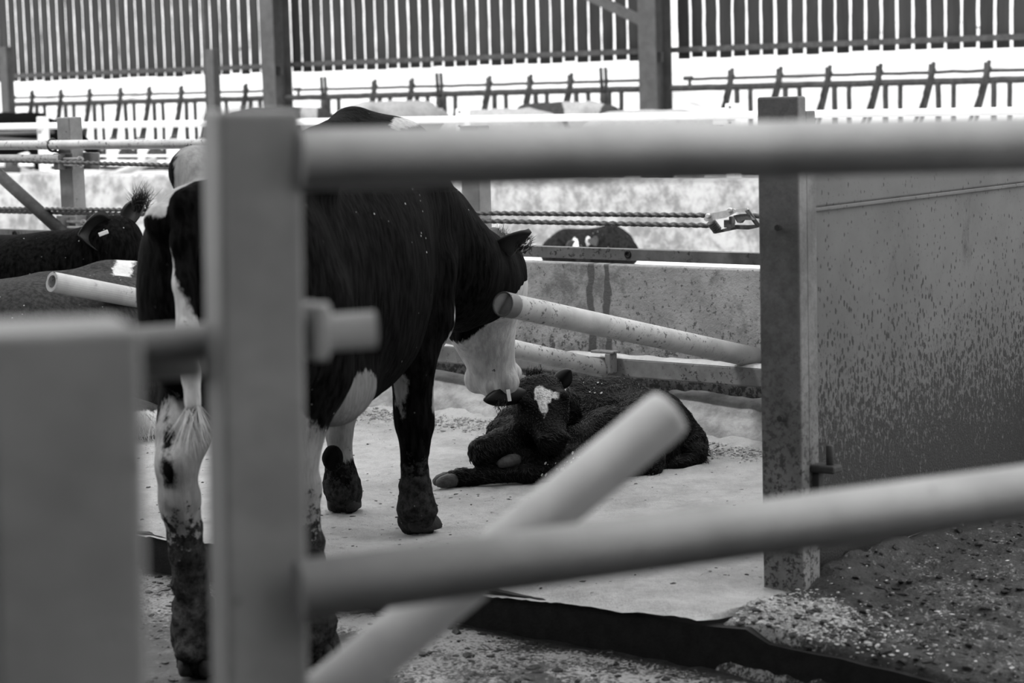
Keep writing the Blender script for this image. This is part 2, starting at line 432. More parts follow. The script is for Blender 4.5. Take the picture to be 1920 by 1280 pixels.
def grid_surface(name, fn, nu, nv, m, pale=None, kind='structure', label=None):
    vs = []; pl = []
    for i in range(nu + 1):
        for j in range(nv + 1):
            p, q = fn(i / nu, j / nv); vs.append(tuple(p)); pl.append(q)
    fs = [[i * (nv + 1) + j, (i + 1) * (nv + 1) + j, (i + 1) * (nv + 1) + j + 1, i * (nv + 1) + j + 1] for i in range(nu) for j in range(nv)]
    me = bpy.data.meshes.new(name); me.from_pydata(vs, [], fs); me.polygons.foreach_set('use_smooth', [True] * len(fs))
    bm = bmesh.new(); bm.from_mesh(me); bmesh.ops.recalc_face_normals(bm, faces=bm.faces[:])
    if sum(f.normal.z for f in bm.faces) < 0: bmesh.ops.reverse_faces(bm, faces=bm.faces[:])
    bm.to_mesh(me); bm.free()
    a = me.attributes.new('pale', 'FLOAT', 'POINT'); a.data.foreach_set('value', np.array(pl, np.float32))
    me.materials.append(m); o = bpy.data.objects.new(name, me); COL.objects.link(o)
    tag(o, label, None, None, kind); return o
def fbm(a, b, s, o=4): return noise.fractal(Vector((a * s, b * s, 3.1)), 0.9, 2.1, o)
def step(x, a, b): t = min(1, max(0, (x - a) / (b - a))); return t * t * (3 - 2 * t)

# ================================================================== SETTING
KB, WB = 4.60, 7.02                       # kerb line and low wall line
def passz(a): return 0.13 - 0.10 * step(a, -2.95, -1.3)

def alley(u, v):
    a = -9 + 11 * u; b = -1.0 + (KB + 0.06) * v + 1.0 * v
    z = 0.012 * fbm(a, b, 3) + 0.006 * fbm(a, b, 14)
    d = KB - b
    pale = (1 - step(d, 0.05, 0.75)) * (1.0 + 1.1 * fbm(a * 0.35, b, 5)) * step(d, 0.0, 0.10)
    return B(a, b, z), pale
grid_surface('floor', alley, 300, 150, M['muck'])

def bed(u, v):
    a = -10.2 + 7.26 * u; b = KB - 0.03 + (WB + 0.05 - KB + 0.03) * v
    z = 0.14 + 0.010 * fbm(a, b, 2.2) + 0.005 * fbm(a, b, 11) + 0.0025 * fbm(a, b, 40)
    e = b - KB
    z += -0.02 * (1 - step(e, -0.03, 0.05)) + 0.012 * math.sin(a * 3.7) * (1 - step(e, 0, .25))
    # heap swept against the wall
    w = WB - b
    z += 0.085 * (1 - step(w, 0.06, 0.30)) * (0.8 + 0.5 * fbm(a, 1, 3))
    # rounded corner by the post
    if a > -3.06:
        b = max(b, KB - .03 + 0.42 * ((a + 3.06) / 0.12) ** 1.7)
        if b > 4.98: a = -3.06; b = max(b, 4.98)
    return B(a, b, z), 0
grid_surface('floor_bedding', bed, 420, 150, M['sawdust'])

def passage(u, v):
    a = -3.12 + 4.6 * u; b = KB - .035 + 5.0 * v ** 1.6
    e = b - KB
    z = passz(a) * step(e, -0.03, 0.02) - .02 * (1 - step(e, 0, .12)) + 0.022 * fbm(a, b, 3.2) * step(e, 0.0, .3) + 0.013 * fbm(a, b, 13) + 0.006 * fbm(a, b, 38)
    side = step(a, -3.09, -2.99)
    heap = side * math.exp(-(((a + 2.93) / 0.20) ** 2 + ((e - 0.13) / 0.16) ** 2))
    muck = side * math.exp(-(((a + 2.92) / 0.16) ** 2 + ((e - 0.42) / 0.14) ** 2))
    toe = math.exp(-(((a + 3.02) / 0.10) ** 2)) * step(e, .4, .6)
    z += 0.03 * heap + 0.05 * toe * side + 0.035 * muck - 0.08 * (1 - side)
    return B(a, b, z), 1.15 * heap - 1.2 * muck + 0.35 * fbm(a, b, 2.1)
grid_surface('floor_passage', passage, 240, 190, M['muck_dry'])

# kerb face under the bedding
mb = MB(); N_ = 160
for i in range(N_):
    a0, a1 = -10.2 + 11.2 * i / N_, -10.2 + 11.2 * (i + 1) / N_
    z0, z1 = [min(passz(a), 0.128) + 0.008 * fbm(a, 0, 6) - (0.012 if a < -2.9 else .035) for a in (a0, a1)]
    mb.add([B(a0, KB - .015, -.02), B(a1, KB - .015, -.02), B(a1, KB - .015, z1), B(a0, KB - .015, z0), B(a0, KB + .12, z0), B(a1, KB + .12, z1)], [[0, 1, 2, 3], [3, 2, 5, 4]])
tag(mb.build('trim_kerb', M['black']), None, None, None, 'structure')

# low wall at the head of the beds, with haunch
ZW = 0.805
mb = MB(); mb.box(B(-6.8, WB + 0.03, ZW / 2), (8.0, 0.06, ZW), AX3, 0.006)
tag(mb.build('wall_back', M['wall']), None, None, None, 'structure')
def haunch(u, v):
    a = -10.2 + 7.1 * u
    prof = [(0.20, 0.13), (0.165, 0.20), (0.14, 0.235), (0.11, 0.25), (0.09, 0.275), (0.03, 0.30), (-0.02, 0.31)]
    k = v * 6; i = min(5, int(k)); f = k - i
    w = prof[i][0] + (prof[i + 1][0] - prof[i][0]) * f; z = prof[i][1] + (prof[i + 1][1] - prof[i][1]) * f
    n = fbm(a, v * 0.3, 5)
    return B(a, WB - w - 0.015 * n, z + 0.018 * n + 0.012 * math.sin(a * 9 + 2 * n)), 0
M['haunch'] = simple('sawdust_dusted_concrete', 0.18, 0.42, 7, 0.9, 0.7, dist=0.01)
o = grid_surface('trim_haunch', haunch, 300, 24, M['haunch'])

# panel wall at the end of the beds (runs along b)
PA = -3.085
mb = MB(); mb.box(B(PA, 5.02 + 2.0, 0.585), (0.05, 4.0, 1.17), AX3, 0.004)
pw = tag(mb.build('wall_right', M['panel']), None, None, None, 'structure')
mb = MB(); mb.box(B(PA + 0.004, 5.06 + 1.96, 1.233), (0.055, 3.92, 0.11), AX3, 0.006)
mb.box(B(PA + 0.010, 5.06 + 1.96, 1.172), (0.05, 3.92, 0.012), AX3, 0.003)
tag(mb.build('trim_wall_cap', M['panel']), None, None, None, 'structure')

# unseen roof added to shade the near half; its gap lets skylight onto the rails
mb = MB()
for (b0, b1) in ((-9, 0.0), (2.0, 4.7)):
    mb.box(B(-4, (b0 + b1) / 2, 4.3), (30, b1 - b0, 0.06), AX3)
tag(mb.build('ceiling_light_block', M['roof']), None, None, None, 'structure')
mb = MB(); mb.box(B(-4, -9, 2.1), (30, 0.1, 4.5), AX3); tag(mb.build('wall_rear_light_block', M['shed']), None, None, None, 'structure')  # unseen wall put in to cut light from behind the camera
mb = MB(); mb.box(B(11, -1, 2.1), (0.1, 16, 4.5), AX3); tag(mb.build('wall_end_light_block', M['shed']), None, None, None, 'structure')  # unseen end wall, added to keep side light out
mb = MB(); mb.add([B(-20, -9, -.03), B(12, -9, -.03), B(12, 4.7, -.03), B(-20, 4.7, -.03)], [[0, 1, 2, 3]]); tag(mb.build('floor_shed', M['shed']), None, None, None, 'structure')

# yard beyond, low pale wall, outer ground
mb = MB(); mb.add([B(-60, WB + .1, 0.10), B(-3.12, WB + .1, 0.10), B(-3.12, 9.4, 0.10), B(30, 9.4, 0.0), B(30, 60, 0.10), B(-60, 60, 0.10)], [[0, 1, 2, 5], [2, 3, 4, 5]])
tag(mb.build('floor_yard', M['yard']), None, None, None, 'structure')
YB = 14.9
mb = MB(); mb.box(B(-15, YB + .1, 0.41), (34, 0.2, 0.64), AX3, 0.02)
tag(mb.build('wall_yard', M['bright']), None, None, None, 'structure')
def bank(u, v):
    a = -55 + 65 * u
    y = 25.2 + 5 * v ** 1.5; z = 0.1 + 4.2 * v
    n = fbm(a, z, 0.8, 5)
    return B(a, y + 0.5 * n, z + 0.25 * n), 0
grid_surface('wall_outer_bank', bank, 220, 40, M['bank'])


# ================================================================== STEELWORK ROUND THE BEDS
Z3 = Vector((0, 0, 1))
def post(name, label, a, b, w, d, z0, z1, m, group=None, cat='post', wall=True):
    t = thing(name, label, cat, B(a, b, z0), group)
    mb = MB(); mb.box(B(a, b, (z0 + z1) / 2), (w, d, z1 - z0), AX3, 0.008); mb.build('post_body', m, t); return t

# end post in front of the panel wall
t = thing('end_post', 'broad stained steel post standing at the end of the speckled panel wall', 'post', B(-3.03, 5.0, 0.10))
mb = MB(); mb.box(B(-3.030, 4.975, 0.79), (0.128, 0.045, 1.40), AX3, 0.006); mb.build('post_body', M['post'], t)
mb = MB(); mb.box(B(-2.985, 5.035, 0.77), (0.02, 0.05, 1.36), AX3, 0.003); mb.build('flange', M['post'], t)
hb = B(-2.935, 5.03, 0.475)
mb = MB(); mb.box(hb, (0.075, 0.05, 0.022), AX3, 0.006); mb.box(hb + UA * -0.025 + Z3 * -0.05, (0.02, 0.03, 0.09), AX3, 0.003)
hp = mb.build('gate_hook', M['rust'], t)
mb = MB(); mb.tube([hb + UA * 0.012 + Z3 * q for q in (-0.01, 0.062, 0.066)], [0.0105, 0.0105, 0.008], 14); mb.build('hook_pin', M['rust'], hp)
mb = MB()
for z in (1.14, 0.62): MB().tube([B(-3.02, 4.942, z), B(-3.02, 4.928, z)], 0.009, 6).build('bolt', M['rust'], t)

# posts carrying the ropes at the head of the beds
PB = 7.19
def head_post(a, label, z1):
    t = thing('head_post', label, 'post', B(a, PB, 0.10), 'posts at the head of the beds')
    mb = MB(); mb.box(B(a, PB, (0.10 + z1) / 2), (0.10, 0.085, z1 - 0.10), AX3, 0.006); mb.build('post_body', M['head_post'], t)
    return t
lp = head_post(-8.62, 'galvanised box post on the left with pipes, ropes and bolted brackets', 1.44)
rp = head_post(-5.93, 'galvanised box post just right of the standing cow behind her shoulder', 1.37)
# bracket plates and bolts on the left post
for (zz, nm) in ((1.215, 'bracket'), (0.895, 'bracket')):
    mb = MB(); mb.box(B(-8.62, PB - 0.05, zz), (0.15, 0.012, 0.085), AX3, 0.003); mb.box(B(-8.54, PB + .05, zz), (0.16, 0.012, 0.085), AX3, 0.003)
    mb.box(B(-8.60, PB - 0.075, zz), (0.012, 0.05, 0.075), AX3, 0.002)
    br = mb.build(nm, M['head_post'], lp)
    for k in (-0.025, 0.025):
        mb = MB(); mb.tube([B(-8.585, PB - 0.075, zz + k * .6), B(-8.44, PB - 0.075, zz + k * .6)], 0.008, 8)
        mb.tube([B(-8.47, PB - 0.075, zz + k * .6), B(-8.455, PB - 0.075, zz + k * .6)], 0.015, 6)
        mb.build('bolt', M['galv_post'], br)
# top rail held by a ring on the left post
t = thing('top_rail', 'long galvanised pipe rail running level across the left post', 'rail', B(-8.3, 7.1, 1.30))
mb = MB(); mb.tube([B(-13, 7.105, 1.302), B(-5.9, 7.105, 1.302)], 0.024, 20); mb.build('pipe', M['galv'], t)
mb = MB(); mb.ring(B(-8.67, 7.115, 1.300), UA, 0.031, 0.0065, 30, 8); mb.tube([B(-8.67, 7.115, 1.27), B(-8.67, 7.16, 1.262)], 0.006, 8); mb.build('clamp_ring', M['rust'], t)
t = thing('stub_rail', 'shorter galvanised pipe ending at the bracket under the long rail', 'rail', B(-9.2, 7.1, 1.24))
mb = MB(); mb.tube([B(-13, 7.10, 1.232), B(-8.60, 7.10, 1.232)], 0.022, 20); mb.build('pipe', M['galv'], t)
# diagonal brace on the left
t = thing('brace_pipe', 'dark sloping pipe coming down from the left edge to the post foot bracket', 'pipe', onb(115, 432, 7.08))
q0, q1 = onb(-60, 275, 7.06), onb(118, 436, 7.08)
mb = MB(); mb.tube([q0, q1], 0.032, 20); mb.build('pipe', M['rust'], t)
# ropes
def rope(name, label, pts, r=0.0085, sag=0.0):
    P = []
    for p0, p1 in zip(pts[:-1], pts[1:]):
        n = max(2, int((p1 - p0).length / 0.0062))
        P += [p0.lerp(p1, i / n) - Z3 * (sag * 4 * (i / n) * (1 - i / n)) for i in range(n)]
    P.append(pts[-1])
    mb = MB(); mb.tube(P, r, 12, twist=(0.30, 0.34, 3)); o = mb.build(name, M['rope'], None, True, origin=P[len(P) // 2])
    return tag(o, label, 'rope', None)
rope('twisted_rope', 'upper of the two twisted ropes stretched to the ratchet', [B(-11, 7.10, 0.955), B(-4.655, 7.06, 1.010)])
rope('twisted_rope', 'lower of the two twisted ropes stretched to the ratchet', [B(-11, 7.10, 0.93), B(-9.1, 7.10, 0.955), B(-4.64, 7.06, 0.970)])
rope('twisted_rope', 'highest twisted rope crossing just under the bracket of the left post', [B(-11, 7.04, 1.265), B(-8.6, 7.04, 1.218), B(-6.9, 7.04, 1.19)], 0.0085)

# dirty channel bar over the low wall
def bar(label, a0, a1, hole):
    t = thing('channel_bar', label, 'bar', B((a0 + a1) / 2, 7.06, 0.838), 'channel bars over the low wall')
    mb = MB(); mb.box(B((a0 + a1) / 2, 7.10, 0.839), (a1 - a0, 0.008, 0.046), AX3, 0.002)
    for s in (-1, 1): mb.box(B((a0 + a1) / 2, 7.118, 0.839 + s * 0.021), (a1 - a0, 0.036, 0.005), AX3, 0.001)
    mb.build('channel', M['bar'], t)
    p = B(hole, 7.095, 0.841)
    mb = MB(); mb.ring(p, VB, 0.012, 0.005, 20, 8); mb.tube([p + VB * .004, p + VB * 0.0], 0.011, 16); mb.build('bolt_hole', M['black'], t)
bar('dirty steel channel bar along the wall top behind the calf', -5.93, -3.2, ab(onb(1165, 476, 7.05))[0])
bar('dirty steel channel bar at the left behind the black lying cow', -13, -8.62, ab(onb(14, 440, 7.05))[0])

# brisket beam low on the wall, sawdust along its top
t = thing('brisket_beam', 'low dirty steel beam along the wall with sawdust lying on its top', 'beam', B(-6.5, 6.93, 0.40))
mb = MB(); mb.box(B(-6.6, 6.93, 0.405), (7.0, 0.085, 0.075), AX3, 0.006); mb.build('beam', M['galv_dirty'], t)
mb = MB(); n = 240
for i in range(n):
    a0, a1 = -10.1 + 7.0 * i / n, -10.1 + 7.0 * (i + 1) / n
    h0, h1 = [0.4425 + 0.006 * (1 + fbm(a, 2, 12)) for a in (a0, a1)]
    mb.add([B(a0, 6.888, .442), B(a1, 6.888, .442), B(a1, 6.90, h1), B(a0, 6.90, h0), B(a0, 6.965, h0), B(a1, 6.965, h1), B(a1, 6.972, .442), B(a0, 6.972, .442)],
           [[0, 1, 2, 3], [3, 2, 5, 4], [4, 5, 6, 7]])
mb.build('sawdust_line', M['sawdust'], t, True)
mb = MB(); pj = B(-4.985, 6.86, 0.425)
mb.box(pj, (0.025, 0.05, 0.08), AX3, 0.003); mb.box(pj + UA * -0.03 + Z3 * .045, (0.11, 0.045, 0.010), AX3, 0.003); mb.build('bracket', M['galv_dirty'], t)

# free divider pipes of the beds
def divider(label, p0, p1, r, cap):
    t = thing('divider_pipe', label, 'pipe', p1)
    if cap == 'plug':
        d = (p1 - p0).normalized()
        mb = MB(); mb.tube([p0, p0 + d * 0.003, p1], [r * 0.96, r, r], 28, caps=True); mb.build('pipe', M['galv'], t)
        mb = MB(); mb.tube([p0 - d * 0.004, p0 + d * 0.05], r * 1.03, 28, caps=False); mb.ring(p0, d, r * 0.97, 0.0035, 30, 6)
        mb.tube([p0 + d * 0.004, p0 + d * 0.0], [r * .93, r * .93], 28); mb.build('end_cap', M['galv_dirty'], t)
    else:
        mb = MB(); mb.hollow(p0, p1, r, r * 0.66); mb.build('pipe', M['galv'], t)
    return t
P0 = onb(944, 570, 5.40); P1 = B(-4.40, 6.99, 0.468)
divider('galvanised pipe with a plugged round end crossing in front of the cow\'s cheek', P0, P1, 0.0405, 'plug')
divider('speckled galvanised pipe sloping down to the bracket behind the calf', B(-5.22, 5.95, 0.655), B(-5.02, 6.86, 0.40), 0.036, 'plug')
q0 = onb(97, 528, 5.54)
divider('pale pipe with a hollow end poking out beside the standing cow\'s hind leg', q0, q0 + (B(-6.64, 6.94, 0.45) - q0) * 1.0, 0.041, 'open')
q0 = onb(-60, 534, 6.1)
divider('pale pipe at the left edge beneath the black lying cow', q0, B(ab(q0)[0] + 0.85, 6.95, 0.60), 0.036, 'plug')

# ratchet tensioner on the ropes
rt = thing('ratchet_tensioner', 'metal ratchet strap tensioner on the twin ropes beside the end post', 'tensioner', onb(1372, 415, 7.02))
def rpt(zx, zy, b=7.02): return onb(1280 + zx / 10.667, 360 + zy / 10.667, b)
D = VB
def plate(name, pts, m, b, th=0.004, parent=rt):
    mb = MB(); mb.prism([rpt(x, y, b) for x, y in pts], VB * th); return mb.build(name, m, parent)
plate('upper_plate', [(420, 545), (440, 500), (520, 430), (700, 400), (900, 360), (960, 320), (1020, 330), (1050, 355), (1200, 322), (1290, 315), (1310, 350), (1260, 385), (1060, 405), (930, 475), (860, 512), (680, 545), (470, 590)], M['ratchet'], 6.99)
plate('lower_plate', [(600, 820), (640, 790), (860, 720), (1060, 655), (1300, 660), (1500, 650), (1545, 700), (1320, 750), (1080, 742), (660, 830)], M['ratchet_dark'], 7.045)
mb = MB(); c0, c1 = rpt(560, 590, 7.0), rpt(700, 770, 7.03); ax = (c1 - c0)
for k in range(6):
    p = c0.lerp(c1, k / 6); q = c0.lerp(c1, (k + 1) / 6); mb.tube([p, p.lerp(q, .2), p.lerp(q, .8), q], [0.014, 0.019, 0.019, 0.014], 18)
mb.build('rope_spool', M['rope'], rt, True)
mb = MB(); mb.box((rpt(860, 600) + rpt(1010, 660)) / 2, (0.035, 0.03, 0.03), AX3, 0.003); mb.box(rpt(990, 560), (0.012, 0.03, 0.03), AX3, 0.002); mb.build('pawl', M['ratchet_dark'], rt)
mb = MB(); mb.prism([rpt(x, y, 7.0) for x, y in ((1010, 470), (1150, 440), (1330, 430), (1400, 560), (1200, 560), (1150, 620), (1090, 610))], VB * 0.02); mb.build('webbing', M['ratchet_dark'], rt)
mb = MB()
mb.tube([rpt(1265, 360, 6.99), rpt(1500, 680, 7.04)], 0.006, 12); mb.tube([rpt(1300, 350, 6.995), rpt(1535, 665, 7.045)], 0.005, 12)
hn = mb.build('handle', M['ratchet_dark'], rt)
mb = MB()
for (x, y, r) in ((530, 475, .010), (960, 358, .0095)):
    c = rpt(x, y, 6.99); mb = MB(); mb.tube([c, c - VB * .012, c - VB * .014], [r, r, r * .7], 14); mb.build('bolt', M['ratchet'], rt)
mb = MB(); mb.tube([rpt(1400, 470, 7.05), B(-4.30, 7.10, 1.0)], 0.010, 12, twist=(0, 0, 1)); mb.build('rope_tail', M['rope'], rt)

# ================================================================== FAR SHED
CB = 20.8
def hcol(a, label):
    t = thing('steel_column', label, 'column', B(a, CB, 0.1), 'shed columns')
    mb = MB(); mb.box(B(a, CB - .125, 2.6), (0.25, 0.016, 5.0), AX3); mb.box(B(a, CB + .185, 2.6), (0.25, 0.016, 5.0), AX3); mb.box(B(a, CB + .03, 2.6), (0.012, 0.30, 5.0), AX3)
    mb.build('column_body', M['column'], t)
    mb = MB(); mb.box(B(a - .0, CB + .02, 1.82), (0.22, 0.03, 0.12), AX3); mb.build('cleat', M['rust'], t); return t
CA = [-26.55, -20.62, -14.40, -8.3]
for a, l in zip(CA, ('steel column at the left edge of the photo behind the pale rail', 'steel column behind the top of the big foreground post', 'steel column standing right of the centre between the two barrier runs', 'steel column beyond the right edge')):
    if a > -9 or a < -26: continue
    hcol(a, l)
BAY = [(-28.2, -20.70, 'left of the foreground post'), (-20.62, -14.56, 'between the two tall columns'), (-14.29, -6.2, 'at the right of the tall column')]
for a0, a1, w in BAY:
    t = thing('slatted_cladding', 'dark upright boards with bright gaps, the stretch ' + w, 'cladding', B((a0 + a1) / 2, 21.1, 1.8), 'slatted wall bays')
    mb = MB(); a = a0 + .02; k = 0
    while a < a1 - .10:
        w_ = 0.151 + random.uniform(-.006, .006); zb = 1.80 + random.uniform(-.012, .012)
        # sawn edges waver a little
        zs = [zb + (5.2 - zb) * i / 26 for i in range(27)]
        L = [B(a + random.uniform(-.004, .004), 21.12, z) for z in zs]; R_ = [B(a + w_ + random.uniform(-.004, .004), 21.12, z) for z in zs]
        vs = L + R_ + [p + VB * .022 for p in L] + [p + VB * .022 for p in R_]; n = 27; fs = []
        for i in range(n - 1):
            fs += [[i, i + 1, n + i + 1, n + i], [2 * n + i, 3 * n + i, 3 * n + i + 1, 2 * n + i + 1], [i, 2 * n + i, 2 * n + i + 1, i + 1], [n + i, n + i + 1, 3 * n + i + 1, 3 * n + i]]
        fs += [[0, n, 3 * n, 2 * n]]
        mb.add(vs, fs); a += 0.1937; k += 1
    mb.build('slat_panel', M['board'], t)
    mb = MB(); mb.box(B((a0 + a1) / 2, 21.05, 1.90 if a1 > -15 else 1.89), (a1 - a0 + .1, 0.05, 0.065), AX3, .004); mb.build('cladding_rail', M['rust'], t)
t = thing('wind_brace', 'diagonal steel brace running down to the right-hand column', 'brace', onb(1203, 40, 20.6))
p0, p1 = onb(1060, -28, 20.75), onb(1206, 42, 20.75); mb = MB(); mb.prism([p0 + Z3 * .06, p0 - Z3 * .06, p1 - Z3 * .06, p1 + Z3 * .06], VB * 0.08); mb.build('brace_bar', M['column'], t)
for x0, x1, yt, l in ((387, 408, 92, 'short dark gate post behind the left edge of the foreground post'), (0, 22, 88, 'short dark gate post at the far left edge of the slatted wall')):
    p = onb((x0 + x1) / 2, yt, 20.3); a_, b_, z_ = ab(p); t = post('gate_post', l, a_, b_, 0.15, 0.12, 0.1, z_, M['column'], 'gate posts')
    mb = MB(); mb.tube([B(a_ - .13, b_, 0.1), B(a_ - .13, b_, 4.5)], 0.03, 10); mb.build('pole', M['column'], t)

# feed barriers
def barrier(a0, a1, yokes, label, rod0):
    t = thing('feed_barrier', label, 'barrier', B((a0 + a1) / 2, CB, 0.1), 'feed barrier runs')
    def wob(p, s): return p + Vector((noise.noise(p * 9), noise.noise(p * 9 + Vector((5, 0, 0))), noise.noise(p * 7 + Vector((0, 9, 0))))) * s
    def seg(p, q, n=14): return [wob(p.lerp(q, i / n), .008) for i in range(n + 1)]
    mb = MB(); mb.tube(seg(B(a0, CB, 1.455), B(a1, CB, 1.455), 40), 0.037, 10); mb.build('top_rail', M['barrier'], t)
    mb = MB(); mb.tube(seg(B(rod0, CB, 1.555), B(a1, CB, 1.555), 40), 0.018, 8); mb.tube([B(rod0, CB, 1.44), B(rod0, CB, 1.57)], 0.02, 8); mb.box(B(rod0 - .02, CB, 1.565), (0.12, 0.05, 0.05), AX3, .01); mb.build('locking_rod', M['barrier'], t)
    mb = MB(); mb.tube(seg(B(a0, CB, 0.50), B(a1, CB, 0.50), 30), 0.030, 10); mb.build('bottom_rail', M['barrier'], t)
    for (a, slant) in yokes:
        mb = MB()
        if slant:
            top = B(a, CB, 1.66)
            for k in (0, 0.075):
                mb.tube([B(a + k * .5 - .02, CB - .03, 1.665 if k else 1.645), B(a - .035 + k * .35, CB - .02, 1.47), B(a - .105 + k * .55, CB - .02, 1.28), B(a - .24 + k, CB - .02, 0.94)], 0.023, 8)
            mb.tube([B(a - .085, CB - .02, 1.32), B(a - .03, CB - .02, 1.50), B(a + .01, CB - .02, 1.60)], [0.036, 0.03, 0.034], 10)
            mb.box(B(a - .22, CB - .02, 0.93), (0.16, 0.03, 0.03), AX3, .005)
            y = mb.build('yoke', M['barrier'], t)
            mb = MB()
            pts = [B(a - .16 + .42 * (0.5 - 0.5 * math.cos(math.pi * i / 14)), CB - .02, 0.62 + 0.19 * math.sin(math.pi * i / 14)) for i in range(15)]
            mb.prism(pts, VB * 0.02); mb.build('scoop_plate', M['barrier'], t)
        else:
            for k in (-.035, .035): mb.tube([B(a + k, CB - .03, 1.72), B(a + k, CB - .02, 1.55), B(a + k * .7, CB - .02, 1.45)], 0.022, 8)
            mb.tube([B(a, CB - .02, 1.42), B(a, CB - .02, 1.33), B(a - .015, CB - .02, 1.28)], [0.05, 0.055, 0.03], 10)
            mb.tube([B(a - .01, CB - .02, 1.30), B(a - .03, CB - .02, 0.9)], 0.022, 8)
            mb.build('yoke', M['barrier'], t)
        for da, r in ((0.055, 0.032), (0.235, 0.028)):
            mb = MB(); mb.tube(seg(B(a + da, CB, 1.45), B(a + da, CB, 0.50), 8), r, 8)
            if not slant and da < .1: mb.tube([B(a + .25, CB, 1.40), B(a + .22, CB, 1.20), B(a + .10, CB, 1.0)], 0.022, 8)
            mb.build('upright', M['barrier'], t)
    return t
ya = lambda x, y: ab(onb(x, y, CB - .03))[0]
barrier(-26.4, -20.75, [(ya(x, 175), True) for x in (60, 114, 168, 226, 280, 340, 398, 461)], 'muddy feed barrier with slanting head yokes at the left', -26.2)
barrier(-20.45, -14.53, [(ya(606, 155), False)] + [(ya(x, 158), True) for x in (702, 772)] + [(ya(823, 152), False)] + [(ya(x, 155), True) for x in (917, 994, 1070)] + [(ya(1131, 140), False)], 'muddy feed barrier with slanting head yokes in the middle', -20.2)
barrier(-14.15, -7.5, [(ya(x, y), True) for x, y in ((1371, 139), (1462, 136), (1554, 133), (1649, 130), (1748, 127), (1852, 123), (1965, 120))], 'muddy feed barrier with slanting head yokes at the right', -13.9)
mb = MB(); mb.box(B(-20, CB + .05, 0.25), (28, 0.16, 0.34), AX3); tag(mb.build('trim_feed_kerb_shade', M['rust']), None, None, None, 'structure')  # dark colour stands in for the shade under the barriers

# pale rails of the beds across the yard
WRB = 16.5
t = thing('pale_rail', 'long pale sunlit pipe rail crossing in front of the feed barriers', 'rail', B(-14, WRB, 1.21))
mb = MB(); mb.tube([B(-30, WRB - .065, 1.213), B(-3, WRB - .065, 1.213)], 0.035, 16); mb.build('pipe', M['pale_rail'], t)
for x, y in ((77, 217), (865, 205), (1372, 195)):
    a_ = ab(onb(x, y, WRB))[0]; l = {77: 'pale box post at the left beside the grey rail', 865: 'pale box post top above the foreground rail, left of centre column', 1372: 'pale box post top just left of the end post'}[x]
    t = thing('pale_post', l, 'post', B(a_, WRB, .1), 'pale posts across the yard')
    mb = MB(); mb.box(B(a_, WRB + .02, 0.71), (0.11, 0.09, 1.22), AX3, .006); mb.build('post_body', M['pale_rail'], t)
    for zz in (1.29, 1.14): MB().tube([B(a_, WRB - .024, zz), B(a_, WRB - .045, zz)], 0.012, 6).build('bolt', M['rust'], t)
    if x == 1372:
        mb = MB(); mb.box(B(a_ - .10, WRB - .0, 1.2), (0.16, 0.10, 0.16), AX3, .01); mb.build('bracket', M['pale_rail'], t)
for zz, l in ((0.855, 'upper thin pale rail below the long pale pipe at the left'), (0.795, 'lower thin pale rail below the long pale pipe at the left')):
    t = thing('thin_rail', l, 'rail', B(-18, WRB, zz)); mb = MB(); mb.tube([B(-19.9, WRB, zz), B(-14, WRB, zz)], 0.012, 8); mb.build('pipe', M['pale_rail'], t)
t = thing('sloping_pipe', 'pale thick pipe sloping down to the yard wall at the left', 'pipe', onb(200, 332, WRB - 1.2))
mb = MB(); mb.tube([onb(292, 300, WRB - .8), onb(196, 334, WRB - 1.35)], 0.042, 14); mb.build('pipe', M['galv'], t)
for y0, y1, l in ((249, 251, 'upper thin grey rail at the left edge behind the pale post'), (256, 266, 'lower thin grey rail at the left edge behind the pale post')):
    t = thing('back_rail', l, 'rail', onb(40, y0, WRB + .4)); mb = MB(); mb.tube([onb(-40, y0 + 2, WRB + .4), onb(100, y1 - (0 if y0 > 250 else 4), WRB + .4)], 0.022, 8); mb.build('pipe', M['column'], t)

# ================================================================== FOREGROUND RAILS
PH = math.radians(20); E1 = Vector((math.cos(PH), math.sin(PH), 0)); E2 = Vector((-math.sin(PH), math.cos(PH), 0))
LEAN = Vector((-0.026, 0, -1)).normalized() * -1           # the posts are not quite plumb
def lean_post(top, w, d, length, m, name, label):
    Zx = -Vector((-0.026, 0, -1)).normalized(); X = (E1 - Zx * E1.dot(Zx)).normalized(); Y = Zx.cross(X)
    foot = top - Zx * (top.z / Zx.z)
    t = thing(name, label, 'post', foot)
    mb = MB(); mb.box((top + foot) / 2, (w, d, (top - foot).length), (X, Y, Zx), 0.005); mb.build('post_body', m, t)
    return t
gp = lean_post(at(470, 206, 2.03), 0.080, 0.080, 1.5, M['galv_post'], 'rail_post', 'tall blurred grey box post in the foreground carrying two pipe rails')
mb = MB(); mb.tube([at(560, 299, 2.015), at(560, 299, 2.015) + (at(1960, 268, 2.28) - at(560, 299, 2.015)) * 2.4], 0.0290, 40); mb.build('top_rail', M['galv_fore'], gp, None)
mb = MB(); mb.tube([at(560, 1106, 2.015), at(560, 1106, 2.015) + (at(1960, 917, 2.28) - at(560, 1106, 2.015)) * 2.4], 0.0290, 40); mb.build('lower_rail', M['galv_fore'], gp, None)
mb = MB(); mb.tube([at(150, 655, 2.07), at(704, 617, 2.12)], 0.0185, 24); ct = mb.build('cross_tube', M['galv_post'], gp)
mb = MB(); c = at(588, 616, 2.10); mb.tube([c, c + E1 * .014], 0.026, 20); mb.box(at(590, 620, 2.08), (0.016, 0.05, 0.055), (E1, E2, Z3), .004); mb.build('flange', M['galv_post'], gp)
mb = MB(); mb.box(at(285, 680, 2.12), (0.10, 0.03, 0.035), (E1, E2, Z3), .006); mb.build('clamp', M['galv_post'], gp)
